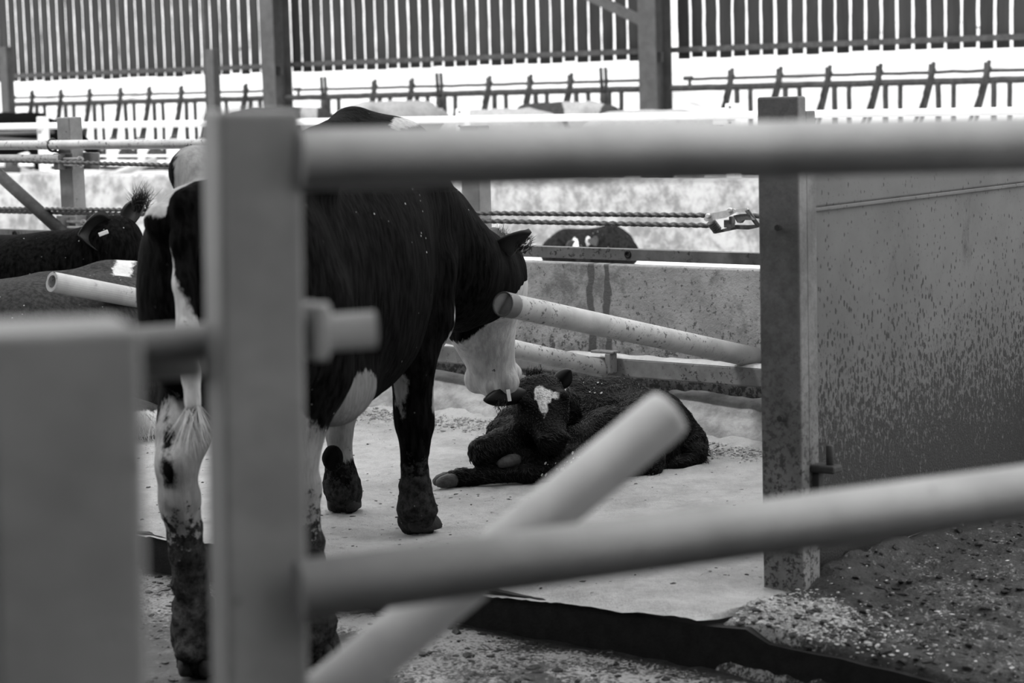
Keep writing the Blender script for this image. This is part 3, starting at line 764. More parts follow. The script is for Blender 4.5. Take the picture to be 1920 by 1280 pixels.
# shorter, nearer post
lean_post(at(100, 607, 1.48), 0.105, 0.10, 1.38, M['galv_post'], 'short_post', 'short blurred grey box post at the lower left in the foreground')
# free pipe crossing behind the lower rail
t = thing('free_pipe', 'blurred pipe with a free rounded end slanting up across the bedding', 'pipe', at(700, 1235, 2.25))
e0, e1 = at(1262, 768, 2.30), at(560, 1345, 2.22); d = (e1 - e0).normalized()
mb = MB(); mb.tube([e0, e0 + d * .003, e0 + d * .012, e1, e1 + d * .5], [0.020, 0.026, 0.0285, 0.0285, 0.0285], 36); mb.build('pipe', M['galv_fore'], t, None)

# ================================================================== ANIMALS
def hair_tuft(name, root, d, n, ln, spread, m, parent, r=0.0022, curl=0.3, seed=1):
    rg = random.Random(seed); mb = MB(); d = Vector(d).normalized()
    for i in range(n):
        s = Vector(root) + Vector([rg.uniform(-1, 1) for _ in range(3)]) * spread
        v = (d + Vector([rg.uniform(-1, 1) for _ in range(3)]) * 0.45).normalized(); L = ln * rg.uniform(.55, 1.1)
        c = Vector([rg.uniform(-1, 1) for _ in range(3)]) * curl
        pts = [s + v * (L * k / 5) + c * L * (k / 5) ** 2 for k in range(6)]
        mb.tube(pts, [r, r, r * .9, r * .7, r * .5, r * .15], 5, caps=False)
    return mb.build(name, m, parent, True)

def hoof(name, foot, fwd, parent, w=0.055, h=0.075, L=0.075, m=None):
    """cloven hoof: two claws side by side, sloping at the front"""
    fwd = Vector(fwd).normalized(); side = Vector((-fwd.y, fwd.x, 0)); mb = MB()
    for s in (-1, 1):
        bm = bmesh.new(); bmesh.ops.create_uvsphere(bm, u_segments=16, v_segments=12, radius=1)
        def f(p, s=s):
            z = (p.z + 1) / 2; tap = 1 - 0.35 * z
            x = p.x * L * tap + L * 0.25 - z * L * 0.45; y = p.y * w * 0.56 * tap + s * w * 0.52
            return foot + fwd * x + side * y + Z3 * (max(-0.55, p.z) + 0.55) / 1.55 * h
        mb._bm(bm, f, True)
    return mb.build(name, m or M['hoof_muddy'], parent, True)

# ---------------------------------------------------------------- the standing cow
HO = Vector((-0.695, 5.60, 0)); CF = Vector((0.199, 0.980, 0)).normalized(); CL = Vector((-CF.y, CF.x, 0))
def c2w(P):
    P = np.asarray(P); return np.array(HO) + P[:, :1] * np.array(CF) + P[:, 1:2] * np.array(CL) + P[:, 2:3] * np.array(Z3)
def w2c(p): q = Vector(p) - HO; return np.array((q.dot(CF), q.dot(CL), q.z))
def cw(s, l, z): return HO + CF * s + CL * l + Z3 * z

def standing_cow():
    t = thing('dairy_cow', 'black cow with a white face standing over the calf, hind legs in the alley', 'cow', HO)
    S = Sdf((-.75, -.75, -.01), (2.15, .62, 1.62), 0.0105)
    # trunk: loft along the body axis, X = left, Y = up
    def tr(s, zb, zt, hw, l=0): return (s, l, (zb + zt) / 2, hw, (zt - zb) / 2)
    S.loft((0, 0, 0), (1, 0, 0), (0, 1, 0), (0, 0, 1), [
        tr(-.30, .98, 1.22, .11), tr(-.24, .84, 1.28, .18), tr(-.10, .70, 1.33, .23), tr(.10, .64, 1.36, .25), tr(.32, .63, 1.365, .27),
        tr(.55, .59, 1.375, .31), tr(.80, .605, 1.385, .315), tr(1.02, .66, 1.435, .265), tr(1.20, .76, 1.445, .22), tr(1.36, .86, 1.37, .165), tr(1.48, .95, 1.28, .11)], 0.04, 2.25)
    # hooks, pins, tail head, spine
    for l in (-1, 1):
        S.ell((.12, l * .165, 1.335), (.10, .075, .07), k=.07)
        S.ell((-.27, l * .12, 1.225), (.06, .05, .05), k=.05)
        S.ell((1.12, l * .12, 1.25), (.16, .08, .15), k=.06)
        # thigh and hind leg
        hs, hl = (-.097, .150) if l > 0 else (.07, -.122)
        S.ell((-.10, l * .135, 1.02), (.18, .112, .27), k=.06)
        S.chain([(.0, l * .155, .98, .13), (.05, l * .155, .80, .10), (hs - .02, hl, .66, .066)], .05)
        S.chain([(.0, l * .155, .80, .085), (hs - .07, hl * 1.02, .585, .058)], .03)
        S.chain([(hs - .085, hl * 1.02, .60, .047), (hs - .065, hl * 1.02, .50, .052), (hs - .03, hl, .34, .043), (hs - .005, hl, .19, .046), (hs, hl, .13, .057), (hs + .03, hl, .05, .058)], .02)
        S.chain([(hs - .03, hl, .12, .035), (hs - .05, hl, .09, .03)], .015)
        # shoulder and fore leg
        fs, fl = (1.39, .165) if l > 0 else (1.09, -.165)
        S.ell((1.18, l * .17, 1.06), (.20, .095, .30), k=.07)
        S.chain([(1.16, l * .185, .98, .12), (fs * .5 + .60, l * .19, .82, .098), (fs - .005, fl, .70, .076), (fs + .012, fl, .54, .059), (fs + .012, fl, .49, .058), (fs + .0, fl, .42, .041), (fs - .005, fl, .29, .042), (fs + .0, fl, .235, .055), (fs + .02, fl, .19, .058)], .028)
        S.chain([(fs - .03, fl, .25, .034), (fs - .045, fl, .22, .03)], .015)
    S.chain([(-.26, 0, 1.27, .05), (.0, 0, 1.345, .045), (.5, 0, 1.365, .05), (1.1, 0, 1.415, .06), (1.3, 0, 1.37, .08)], .05)
    S.ell((1.12, -.115, 1.345), (.24, .12, .105), k=.05)
    S.ell((1.12, .10, 1.33), (.22, .10, .09), k=.05)
    # udder and flank fold, brisket
    S.ell((.14, 0, .72), (.20, .14, .11), k=.06)
    S.ell((.30, -.16, .72), (.20, .08, .10), k=.06)
    S.ell((1.36, 0, .82), (.16, .12, .13), k=.08)
    S.ell(w2c(at(624, 858, 6.95)), (.036, .036, .045), k=.04)
    # neck and head, placed in the world then turned into body coordinates
    def H(x, y, d): return w2c(at(x, y, d))
    n0 = np.array((1.20, -.02, 1.20)); n1 = H(825, 500, 7.02); n2 = H(882, 522, 7.24); n3 = H(922, 528, 7.38)
    S.chain([(*n0, .235), (*n1, .190), (*n2, .150), (*n3, .122)], .06)
    S.chain([(1.25, -.02, 1.29, .09), (*H(820, 405, 7.0), .085), (*H(878, 475, 7.2), .08), (*H(932, 485, 7.36), .06)], .06)
    S.chain([(1.40, -.02, .95, .10), (*H(860, 575, 7.12), .07)], .08)
    # head: axis from poll to muzzle, profile seen from its right side
    PT, MZ = H(928, 482, 7.40), H(929, 724, 7.56)
    A = (MZ - PT); HL = np.linalg.norm(A); A /= HL
    X = w2c(HO + Vector((1, -.12, 0))); X = X - A * (X @ A); X /= np.linalg.norm(X)      # forehead side
    Y = np.cross(A, X)                                                                    # across the head
    S.loft(PT, A, X, Y, [(-.03, -.01, 0, .06, .06), (.02, -.005, 0, .095, .095), (.10, -.005, 0, .120, .112), (.16, -.022, 0, .130, .112), (.235, -.056, 0, .134, .098), (.30, -.046, 0, .116, .084), (.37, -.026, 0, .094, .076), (.42, -.010, 0, .084, .078), (.465, -.006, 0, .076, .074), (.495, .0, 0, .056, .056)], .03, 2.4)
    for q in (-1, 1):
        S.ell(PT + A * .16 + X * .045 + Y * q * .098, (.04, .04, .04), k=.03)             # brow
        S.ell(PT + A * .445 + X * .052 + Y * q * .046, (.040, .040, .040), k=.02)         # nose
        S.ell(PT + A * .462 - X * .008 + Y * q * .060, (.046, .038, .046), k=.008)        # upper lip
        S.cone(PT + A * .405 + X * .036 + Y * q * .092, PT + A * .50 + X * .036 + Y * q * .088, .013, .021, .008, sub=True)   # nostril groove
        S.ell(PT + A * .27 + X * -.095 + Y * q * .062, (.075, .035, .04), k=.04)          # jaw
        S.cone(PT + A * .41 - X * .052 + Y * q * .095, PT + A * .52 - X * .034 + Y * q * .078, .014, .019, .008, sub=True)    # mouth line
    S.ell(PT + A * .455 - X * .068, (.05, .045, .05), k=.015)                                # chin
    S.ell(PT + A * .02 + X * .02, (.07, .07, .07), k=.05)
    # tail
    tl = [w2c(at(x, y, d)) for x, y, d in ((372, 372, 5.34), (352, 385, 5.30), (346, 450, 5.27), (346, 530, 5.25), (352, 620, 5.24), (358, 700, 5.22), (362, 760, 5.22))]
    S.chain([(*p, r) for p, r in zip(tl, (.045, .042, .034, .028, .026, .024, .022))], .02)
    P, Fs = S.mesh(); P = relax(P, Fs, 2, .5)
    N = normals(P, Fs)
    # caked mud on the lower legs, soft folds in the hide
    zrel = np.where(P[:, 0] > .75, P[:, 2] - .14, P[:, 2])
    legz = np.clip((np.where(P[:, 0] > .75, np.where(P[:, 1] < 0, .36, .29), .56) - zrel) / .36, 0, 1) * ((P[:, 0] < 1.55) & (np.linalg.norm(P - MZ, axis=1) > .3))
    nn = nz(P, 21); n2_ = nz(P, 46, 7)
    P = P + N * (legz * (0.015 * np.clip(nn, -.3, 1) + 0.009 * np.abs(n2_) + .002))[:, None]
    P = P + N * ((1 - legz) * 0.0025 * nz(P, 14, 3))[:, None]
    mud = np.clip(legz * 1.6 - .12, 0, 1) * np.where(P[:, 1] > 0, 1, 1)
    # patches
    ax, lx, zx = P[:, 0], P[:, 1], P[:, 2]
    Wd = c2w(P)
    hd = (P - PT) @ A; hx = (P - PT) @ X
    w = np.full(len(P), -0.2)
    def add(c, r): np.maximum(w, blob(P, c, r), out=w)
    def cut(c, r): np.minimum(w, -blob(P, c, r), out=w)
    # white rump top
    add((-.17, .16, 1.34), (.30, .30, .115)); add((.05, .10, 1.42), (.22, .22, .12))
    cut((.12, .262, 1.335), (.22, .075, .09))
    cut((-.30, .02, 1.15), (.10, .08, .11))
    # tail: dark root, pale below
    tdist = np.min(np.stack([np.linalg.norm(P - (a + (b - a) * q), axis=1) for a, b in zip(tl[:-1], tl[1:]) for q in (0, .33, .66)]), 0)
    istail = (tdist < .055) & (ax < -.22)
    w[istail] = np.minimum(0.03, (w2c(at(345, 525, 5.27))[2] - P[istail, 2]) * 0.4 + 0.9 * (P[istail, 1] - w2c(at(346, 500, 5.27))[1]))
    # hind legs
    hl_ = (np.abs(ax - .0) < .45) & (zx < .86) & (np.abs(lx) > .08)
    for l in (1, -1):
        hs, hl = (-.097, .150) if l > 0 else (.07, -.122)
        add((hs - .02, hl, .50), (.22, .10, .27)); 
    for c, r in (((-.20, .185, .735), (.05, .022, .04)), ((-.21, .165, .665), (.05, .018, .035)), ((-.22, .155, .58), (.05, .02, .045))): cut(c, r)
    # udder / flank
    add((.25, -.20, .665), (.17, .13, .115)); add((.55, -.12, .575), (.42, .17, .055)); add((.1, 0, .62), (.25, .14, .10))
    # fore legs
    add((1.39, .165, .50), (.10, .10, .20)); add((1.02, -.115, .60), (.03, .05, .10)); add((1.19, -.20, .66), (.03, .05, .16))
    add((1.22, -.235, .86), (.012, .03, .05)); [add(w2c(at(x_, y_, 6.72)), (.03, .09, .06)) for x_, y_ in ((832, 655), (826, 685), (816, 715), (806, 745))]; add(w2c(at(834, 590, 6.72)), (.012, .05, .03))
    # white blaze behind the withers
    add(w2c(at(762, 224, 6.62)), (.16, .03, .05))
    add((1.33, -.16, 1.42), (.06, .11, .12))
    # face
    face = np.minimum((hd - .205) + 0.55 * hx + .03 * nz(P, 9), .06)
    isH = (hd > .04) & (np.linalg.norm(P - PT - A * hd[:, None], axis=1) < .24) & (ax > 1.2) & (zx < 1.2)
    fr = np.minimum(hx - .078, .05)            # white forehead strip
    w[isH] = np.maximum(np.maximum(w, face), np.where(hd > .06, fr, -1))[isH]
    nearhead = (hd > -.1) & isH
    ey = PT + A * .165 + X * .045 - Y * .098
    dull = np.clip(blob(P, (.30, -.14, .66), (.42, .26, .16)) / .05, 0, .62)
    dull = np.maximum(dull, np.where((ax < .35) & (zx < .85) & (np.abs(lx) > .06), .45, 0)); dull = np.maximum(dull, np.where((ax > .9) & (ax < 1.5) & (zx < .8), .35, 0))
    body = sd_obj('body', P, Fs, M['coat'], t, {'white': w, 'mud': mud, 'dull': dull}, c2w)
    # eyes, ears
    def hw(v): return Vector(c2w(np.array([v]))[0])
    sgn = -1 if (w2c(HO + Vector((0, -1, 0))) @ Y) < 0 else 1       # Y sign of the camera side
    for q in (-1, 1):
        c = hw(PT + A * .165 + X * .040 + Y * q * .112)
        bm = bmesh.new(); bmesh.ops.create_uvsphere(bm, u_segments=18, v_segments=12, radius=.021); mb = MB(); mb._bm(bm, lambda p: p + c, True); mb.build('eye', M['eye'], t)
    def ear(root, tip, up, wd, name='ear'):
        root, tip, up = Vector(root), Vector(tip), Vector(up); d = tip - root; L = d.length; d.normalize(); up = (up - d * up.dot(d)).normalized(); nrm = d.cross(up)
        mb = MB(); nu, nv = 14, 10; vs = []
        for side in (1, -1):
            for i in range(nu + 1):
                u = i / nu; hw_ = wd * (math.sin(math.pi * min(1, u * .86 + .13)) ** .75) * (1 if u < .97 else .6)
                for j in range(nv + 1):
                    v = j / nv * 2 - 1
                    vs.append(root + d * (u * L) + up * (v * hw_) + nrm * (hw_ * .55 * v * v - .006 * side * (1 - v * v) - .0035 * side))
        fs = []; n1_ = (nu + 1) * (nv + 1)
        for sd in (0, 1):
            for i in range(nu):
                for j in range(nv):
                    k = sd * n1_ + i * (nv + 1) + j; q = [k, k + nv + 1, k + nv + 2, k + 1]; fs.append(q if sd else q[::-1])
        rim = [i * (nv + 1) for i in range(nu + 1)] + [nu * (nv + 1) + j for j in range(1, nv + 1)] + [i * (nv + 1) + nv for i in range(nu - 1, -1, -1)]
        for a_, b_ in zip(rim[:-1], rim[1:]): fs.append([a_, b_, n1_ + b_, n1_ + a_])
        mb.add(vs, fs, True); return mb.build(name, M['hair'], t, True)
    e1 = ear(at(922, 512, 7.22), at(994, 432, 7.12), Vector((.75, .25, .45)), .072)
    hair_tuft('ear_fringe', at(980, 460, 7.15), (.5, -.2, .6), 120, .022, .028, M['hair'], e1, .0011, .3, 3)
    e2 = ear(at(925, 472, 7.45), at(945, 436, 7.62), Vector((-.3, .8, .5)), .05)
    hair_tuft('pale_ear_hair', at(940, 442, 7.6), (.2, .1, 1), 70, .03, .02, M['hair_pale'], e2, .002, .3, 5)
    hair_tuft('poll_tuft', at(925, 472, 7.36), (.85, 0, 1), 200, .045, .022, M['hair'], t, .0010, .5, 6)
    hair_tuft('tail_switch', Vector(c2w(tl[-1][None])[0]), (0.02, .0, -2.5), 160, .11, .014, M['hair_pale'], t, .0010, .05, 7)
    for f, l in ((-.097, .150), (.09, -.13)): hoof('hoof', cw(f + .02, l, 0.005), CF, t)
    for f, l in ((1.39, .165), (1.09, -.165)): hoof('hoof', cw(f + .02, l, 0.150), CF if l > 0 else Vector((.75, .6, 0)), t)
    return t
standing_cow()

def ear_mesh(name, root, tip, up, wd, parent, m, cup=.55):
    root, tip, up = Vector(root), Vector(tip), Vector(up); d = tip - root; L = d.length; d.normalize(); up = (up - d * up.dot(d)).normalized(); nrm = d.cross(up)
    mb = MB(); nu, nv = 14, 10; vs = []
    for side in (1, -1):
        for i in range(nu + 1):
            u = i / nu; hw_ = wd * (math.sin(math.pi * min(1, u * .86 + .13)) ** .75)
            for j in range(nv + 1):
                v = j / nv * 2 - 1; vs.append(root + d * (u * L) + up * (v * hw_) + nrm * (hw_ * cup * v * v - .004 * side))
    fs = []; n1_ = (nu + 1) * (nv + 1)
    for sd in (0, 1):
        for i in range(nu):
            for j in range(nv):
                k = sd * n1_ + i * (nv + 1) + j; q = [k, k + nv + 1, k + nv + 2, k + 1]; fs.append(q if sd else q[::-1])
    rim = [i * (nv + 1) for i in range(nu + 1)] + [nu * (nv + 1) + j for j in range(1, nv + 1)] + [i * (nv + 1) + nv for i in range(nu - 1, -1, -1)]
    for a_, b_ in zip(rim[:-1], rim[1:]): fs.append([a_, b_, n1_ + b_, n1_ + a_])
    mb.add(vs, fs, True); return mb.build(name, m, parent, True)

# ---------------------------------------------------------------- the calf
def A3(x, y, d): return np.array(at(x, y, d))
def calf():
    base = gz(1110, 880, 0.14); t = thing('calf', 'wet black calf with a white forehead star curled up on the sawdust bedding', 'calf', base)
    S = Sdf((-.55, 7.05, .10), (.95, 8.55, .75), .0075)
    S.chain([(*A3(985, 815, 7.85), .125), (*A3(1050, 800, 7.98), .155), (*A3(1150, 803, 8.05), .160), (*A3(1235, 822, 8.02), .145), (*A3(1278, 838, 7.96), .098)], .04)
    S.ell(A3(1215, 800, 7.92), (.14, .13, .13), k=.05)
    S.chain([(*A3(1065, 738, 8.0), .06), (*A3(1160, 745, 8.1), .06), (*A3(1240, 770, 8.05), .06)], .06)
    # neck, shoulder
    S.chain([(*A3(1030, 800, 7.92), .12), (*A3(1030, 770, 7.85), .10), (*A3(1015, 745, 7.78), .085)], .04)
    S.ell(A3(945, 812, 7.72), (.065, .06, .06), k=.03)
    # head
    PT, MZ = A3(1003, 722, 7.72), A3(1040, 838, 7.50)
    A = MZ - PT; HL = np.linalg.norm(A); A /= HL
    X = np.array((.12, -1, .75)); X -= A * (X @ A); X /= np.linalg.norm(X); Y = np.cross(A, X)
    k_ = HL / .30
    S.loft(PT, A, X, Y, [(-.03, -.01, 0, .03, .05), (.02, -.005, 0, .078, .092), (.09 * k_, -.01, 0, .086, .104), (.15 * k_, -.018, 0, .082, .090), (.21 * k_, -.012, 0, .060, .060), (.27 * k_, -.004, 0, .052, .056), (.30 * k_, 0, 0, .036, .044)], .02, 2.3)
    for q in (-1, 1):
        S.ell(PT + A * .115 * k_ + X * .045 + Y * q * .072, (.026, .026, .026), k=.02)
        S.ell(PT + A * .285 * k_ + X * .028 + Y * q * .036, (.022, .02, .02), k=.012)
        S.ell(PT + A * .300 * k_ + X * .032 + Y * q * .036, (.010, .008, .010), k=.004, sub=True)
        S.cone(PT + A * .22 * k_ - X * .03 + Y * q * .066, PT + A * .30 * k_ - X * .012 + Y * q * .05, .005, .005, .005, sub=True)
    # folded fore leg: elbow, knee, shin tucked back
    S.chain([(*A3(985, 815, 7.72), .075), (*A3(940, 838, 7.60), .060), (*A3(908, 846, 7.55), .052)], .025)
    S.chain([(*A3(906, 848, 7.55), .050), (*A3(935, 858, 7.58), .042), (*A3(985, 858, 7.62), .036), (*A3(1030, 862, 7.66), .034)], .02)
    # hind legs drawn forward
    S.chain([(*A3(1215, 830, 7.84), .12), (*A3(1140, 815, 7.78), .095), (*A3(1085, 835, 7.70), .066), (*A3(1040, 858, 7.64), .044)], .035)
    S.chain([(*A3(1200, 865, 7.72), .09), (*A3(1110, 880, 7.62), .052), (*A3(1035, 884, 7.55), .043), (*A3(985, 888, 7.52), .031), (*A3(900, 893, 7.52), .027), (*A3(868, 896, 7.52), .031), (*A3(845, 898, 7.52), .030)], .02)
    S.chain([(*A3(1100, 855, 7.64), .05), (*A3(1040, 860, 7.60), .040), (*A3(985, 862, 7.58), .034), (*A3(962, 863, 7.57), .033)], .02)
    # tail folded round the rump
    S.chain([(*A3(1275, 785, 8.0), .04), (*A3(1308, 825, 7.92), .032), (*A3(1308, 858, 7.86), .03), (*A3(1270, 872, 7.80), .03), (*A3(1225, 878, 7.76), .022)], .015)
    P, Fs = S.mesh(); P = relax(P, Fs, 2, .5); N = normals(P, Fs)
    hair = nz(P, 26) * .5 + nz(P, 60, 4) * .5
    onhead = np.clip(1.6 - np.linalg.norm(P - PT - A * .12, axis=1) / .16, 0, 1)
    P = P + N * (hair * .0065 * (1 - .75 * onhead))[:, None]
    w = np.full(len(P), -.2)
    def add(c, r): np.maximum(w, blob(P, c, r), out=w)
    c1 = PT + A * .045 + X * .06
    for (x, y, d, r) in ((1019, 741, 7.62, (.034, .12, .026)), (1019, 758, 7.60, (.016, .12, .034)), (1012, 732, 7.62, (.020, .12, .020)), (1038, 736, 7.66, (.030, .12, .014))): add(A3(x, y, d), r)
    add(A3(1055, 728, 7.76), (.016, .05, .024))
    sd_obj('body', P, Fs, M['coat_calf'], t, {'white': w, 'mud': np.zeros(len(P))})
    for q in (-1, 1):
        c = Vector(PT + A * .118 * k_ + X * .050 + Y * q * .078); bm = bmesh.new(); bmesh.ops.create_uvsphere(bm, u_segments=16, v_segments=10, radius=.016)
        mb = MB(); mb._bm(bm, lambda p: p + c, True); mb.build('eye', M['eye'], t)
    e1 = ear_mesh('ear', at(992, 744, 7.62), at(908, 750, 7.40), Vector((.05, -.5, 1)), .037, t, M['hair'])
    hair_tuft('ear_fringe', at(940, 758, 7.42), (-.3, -.1, -1), 60, .014, .022, M['hair'], e1, .0012, .3, 11)
    mb = MB(); mb.box(at(954, 741, 7.43), (.013, .003, .042), (Vector((1, 0, .12)).normalized(), Vector((0, 1, 0)), Vector((-.12, 0, 1)).normalized()), .0012)
    mb.tube([at(952.5, 736, 7.426), at(952.5, 736, 7.42)], .004, 10); mb.build('ear_tag', M['tag'], t)
    e2 = ear_mesh('ear', at(1040, 726, 7.72), at(1070, 693, 7.70), Vector((.9, -.2, .7)), .034, t, M['hair'])
    def claw(tip, back, r, name='hoof'):
        tip, back = Vector(tip), Vector(back); d = (tip - back); L = d.length; d.normalize(); mb = MB()
        sv = d.cross(Z3).normalized()
        for s in (-1, 1):
            o_ = sv * s * r * .55
            mb.tube([back + o_ - d * .01, back + o_, back.lerp(tip, .35) + o_, back.lerp(tip, .75) + o_ - Z3 * .003, tip + o_ * .7 - Z3 * .006, tip + o_ * .6 + d * .004 - Z3 * .006], [r * .6, r * .72, r * .75, r * .62, r * .38, r * .1], 14)
        mb.build(name, M['hoof_calf'], t, True)
    # wet hair lying on the coat
    rg2 = np.random.default_rng(5); N2 = normals(P, Fs); mbh = MB(); mbs = MB()
    for i in rg2.choice(len(P), 14000, replace=False):
        n_ = N2[i]
        if n_[1] > .35 or P[i, 2] < .155: continue
        st = w[i] > .002
        if -.012 < w[i] <= .002: continue
        hd_ = np.linalg.norm(P[i] - PT - A * .12) < .17
        d_ = np.array((.45, -.2, -.75)) + .9 * np.array([noise.noise(Vector(P[i] * 9 + o)) for o in (0, 13, 27)]) * 1.6; d_ -= n_ * (d_ @ n_); d_ /= np.linalg.norm(d_) + 1e-6
        L = rg2.uniform(.010, .022) * (.45 if hd_ else 1); sd_ = np.cross(n_, d_) * rg2.uniform(-.7, .7)
        pts = [P[i] + n_ * (-.0003 + .0020 * math.sin(math.pi * q)) + d_ * L * q + sd_ * L * q * q for q in (0, .35, .7, 1)]
        r_ = rg2.uniform(.0007, .0014); (mbs if st else mbh).tube(pts, [r_, r_, r_ * .8, r_ * .2], 4, caps=False)
    o_ = mbh.build('wet_fur', M['wet_hair'], t, True); o_['kind'] = 'stuff'
    mbs.build('star_hair', M['star'], t, True)
    mbf = MB()
    for i in range(30):
        x_ = rg2.uniform(1015, 1110); y_ = 905 - .42 * (x_ - 1000) + rg2.uniform(-30, 8)
        if i > 22: x_, y_ = rg2.uniform(1070, 1140), rg2.uniform(712, 735)
        r__ = ray(x_, y_); tt = np.array(r__); rel = P - np.array(C0); al = rel @ tt / (tt @ tt); ds = np.linalg.norm(rel - al[:, None] * tt, axis=1)
        cand = np.where(ds < .012)[0]
        if len(cand) == 0: continue
        j = cand[np.argmin(al[cand])]; q_ = Vector(P[j] + N2[j] * .003); n_ = Vector(N2[j]); e_ = n_.orthogonal().normalized(); e2_ = n_.cross(e_); sz = rg2.uniform(.0015, .0045)
        mbf.prism([q_ + e_ * sz * math.cos(k * 1.05) * 1.8 + e2_ * sz * math.sin(k * 1.05 + .3) for k in range(6)], n_ * .0012)
    o_ = mbf.build('sawdust_flakes', M['sawdust'], t); o_['kind'] = 'stuff'
    claw(at(817, 902, 7.50), at(848, 898, 7.52), .034)
    claw(at(931, 866, 7.52), at(962, 862, 7.56), .034)
    # long wet hair along the back and rump
    rg = random.Random(4)
    hair_tuft('rump_hair', at(1300, 850, 7.88), (.6, -.6, -.3), 500, .028, .05, M['hair'], t, .0011, .4, 13)
    hair_tuft('poll_hair', at(1002, 712, 7.72), (.1, -.5, 1), 300, .025, .03, M['hair'], t, .0010, .5, 15)
    return t
M['hoof_calf'] = simple('grey_calf_hoof', 0.025, 0.07, 40, 0.6, 0.5)
calf()

# ---------------------------------------------------------------- cows lying at the left
def lying(name, label, cat, base, prims, m, wfn=None, h=.016, parts=None, noise_amp=.004, group=None):
    t = thing(name, label, cat, base, group)
    pts = np.array([q[:3] for pr in prims for q in pr]); r = max(q[3] for pr in prims for q in pr)
    S = Sdf(pts.min(0) - r - .06, pts.max(0) + r + .06, h)
    for pr in prims: S.chain(pr, .06)
    P, Fs = S.mesh(); P = relax(P, Fs, 2); N = normals(P, Fs); P = P + N * (noise_amp * nz(P, 9))[:, None]
    P[:, 2] = np.maximum(P[:, 2], base[2] - .02)
    w = np.full(len(P), -.2) if wfn is None else wfn(P)
    sd_obj('body', P, Fs, m, t, {'white': w, 'mud': np.zeros(len(P))})
    if parts: parts(t)
    return t
def V4(x, y, d, r): return (*at(x, y, d), r)
def blk(t):
    e = ear_mesh('ear', at(205, 440, 9.9), at(147, 440, 9.75), Vector((.25, 0, -1)), .10, t, M['hair'])
    e2 = ear_mesh('ear', at(238, 425, 10.0), at(272, 372, 10.0), Vector((-.7, .2, -.3)), .055, t, M['hair'])
    hair_tuft('ear_hair', at(262, 385, 10.0), (.25, 0, 1), 220, .06, .035, M['hair'], e2, .0014, .8, 21)
    mb = MB(); mb.box(at(194, 437, 9.66), (.045, .004, .018), (Vector((1, 0, .35)).normalized(), Vector((0, 1, 0)), Vector((-.35, 0, 1)).normalized()), .002); mb.build('ear_tag', M['tag'], t)
lying('dairy_cow', 'black cow lying at the left edge, ear tag and ear towards the standing cow', 'cow', gz(60, 640, .14),
      [[V4(-160, 620, 10.2, .38), V4(-40, 590, 10.1, .36), V4(60, 550, 10.0, .27)], [V4(-160, 510, 10.2, .16), V4(20, 505, 10.1, .14), V4(110, 492, 10.0, .13), V4(170, 478, 9.95, .13)],
       [V4(60, 540, 10.0, .24), V4(150, 505, 9.95, .16), V4(205, 468, 9.9, .125), V4(222, 450, 9.95, .105)], [V4(215, 455, 9.95, .11), V4(250, 505, 10.1, .10), V4(262, 545, 10.2, .075)]],
      M['coat'], None, .017, blk)
def gw(P): return np.maximum(blob(P, A3(243, 515, 9.35), (.05, .3, .12)), blob(P, A3(250, 800, 8.62), (.25, .25, .055)))
def gry(t):
    hair_tuft('belly_fringe', at(262, 800, 8.70), (.2, -.4, -.8), 300, .06, .07, M['hair_pale'], t, .0014, .5, 23)
lying('dairy_cow', 'dark grey cow lying lower left in front of the black one, pipe across her back', 'cow', gz(100, 800, .14),
      [[V4(-120, 690, 9.0, .32), V4(60, 680, 9.0, .34), V4(200, 665, 9.1, .33), V4(290, 700, 9.1, .24)], [V4(-60, 575, 9.1, .10), V4(90, 560, 9.1, .10), V4(200, 545, 9.25, .12), V4(250, 540, 9.3, .12)],
       [V4(180, 770, 8.75, .12), V4(270, 790, 8.75, .07), V4(310, 790, 8.8, .05)]],
      M['coat_grey'], gw, .017, gry)

# ---------------------------------------------------------------- cattle across the yard
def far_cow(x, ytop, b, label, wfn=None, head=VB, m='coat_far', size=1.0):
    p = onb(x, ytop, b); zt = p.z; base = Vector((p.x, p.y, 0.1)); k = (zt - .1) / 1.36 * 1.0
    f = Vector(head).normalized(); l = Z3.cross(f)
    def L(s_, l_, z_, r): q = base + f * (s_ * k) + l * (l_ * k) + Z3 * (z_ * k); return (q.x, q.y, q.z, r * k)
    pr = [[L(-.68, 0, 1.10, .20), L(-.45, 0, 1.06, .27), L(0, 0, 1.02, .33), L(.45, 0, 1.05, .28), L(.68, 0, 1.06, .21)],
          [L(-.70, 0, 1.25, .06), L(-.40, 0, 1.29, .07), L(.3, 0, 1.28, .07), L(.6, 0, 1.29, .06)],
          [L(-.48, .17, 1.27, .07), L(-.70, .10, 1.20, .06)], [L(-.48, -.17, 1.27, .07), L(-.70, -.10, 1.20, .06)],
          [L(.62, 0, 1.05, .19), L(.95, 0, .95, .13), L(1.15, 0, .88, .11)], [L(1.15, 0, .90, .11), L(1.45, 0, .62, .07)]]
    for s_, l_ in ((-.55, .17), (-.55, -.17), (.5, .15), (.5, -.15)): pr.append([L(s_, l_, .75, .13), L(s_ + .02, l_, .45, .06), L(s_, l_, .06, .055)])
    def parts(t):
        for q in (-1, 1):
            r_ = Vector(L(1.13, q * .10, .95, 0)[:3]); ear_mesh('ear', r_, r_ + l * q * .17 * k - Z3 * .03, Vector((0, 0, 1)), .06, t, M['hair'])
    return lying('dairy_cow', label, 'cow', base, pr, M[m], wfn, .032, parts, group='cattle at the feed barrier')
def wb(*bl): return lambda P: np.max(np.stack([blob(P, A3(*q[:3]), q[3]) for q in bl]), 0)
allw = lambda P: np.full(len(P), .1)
far_cow(530, 203, 18.4, 'black cow with a white stripe, back showing right of the foreground post', wb((578, 212, 25.5, (.10, .6, .5)),), Vector((.9, .55, 0)))
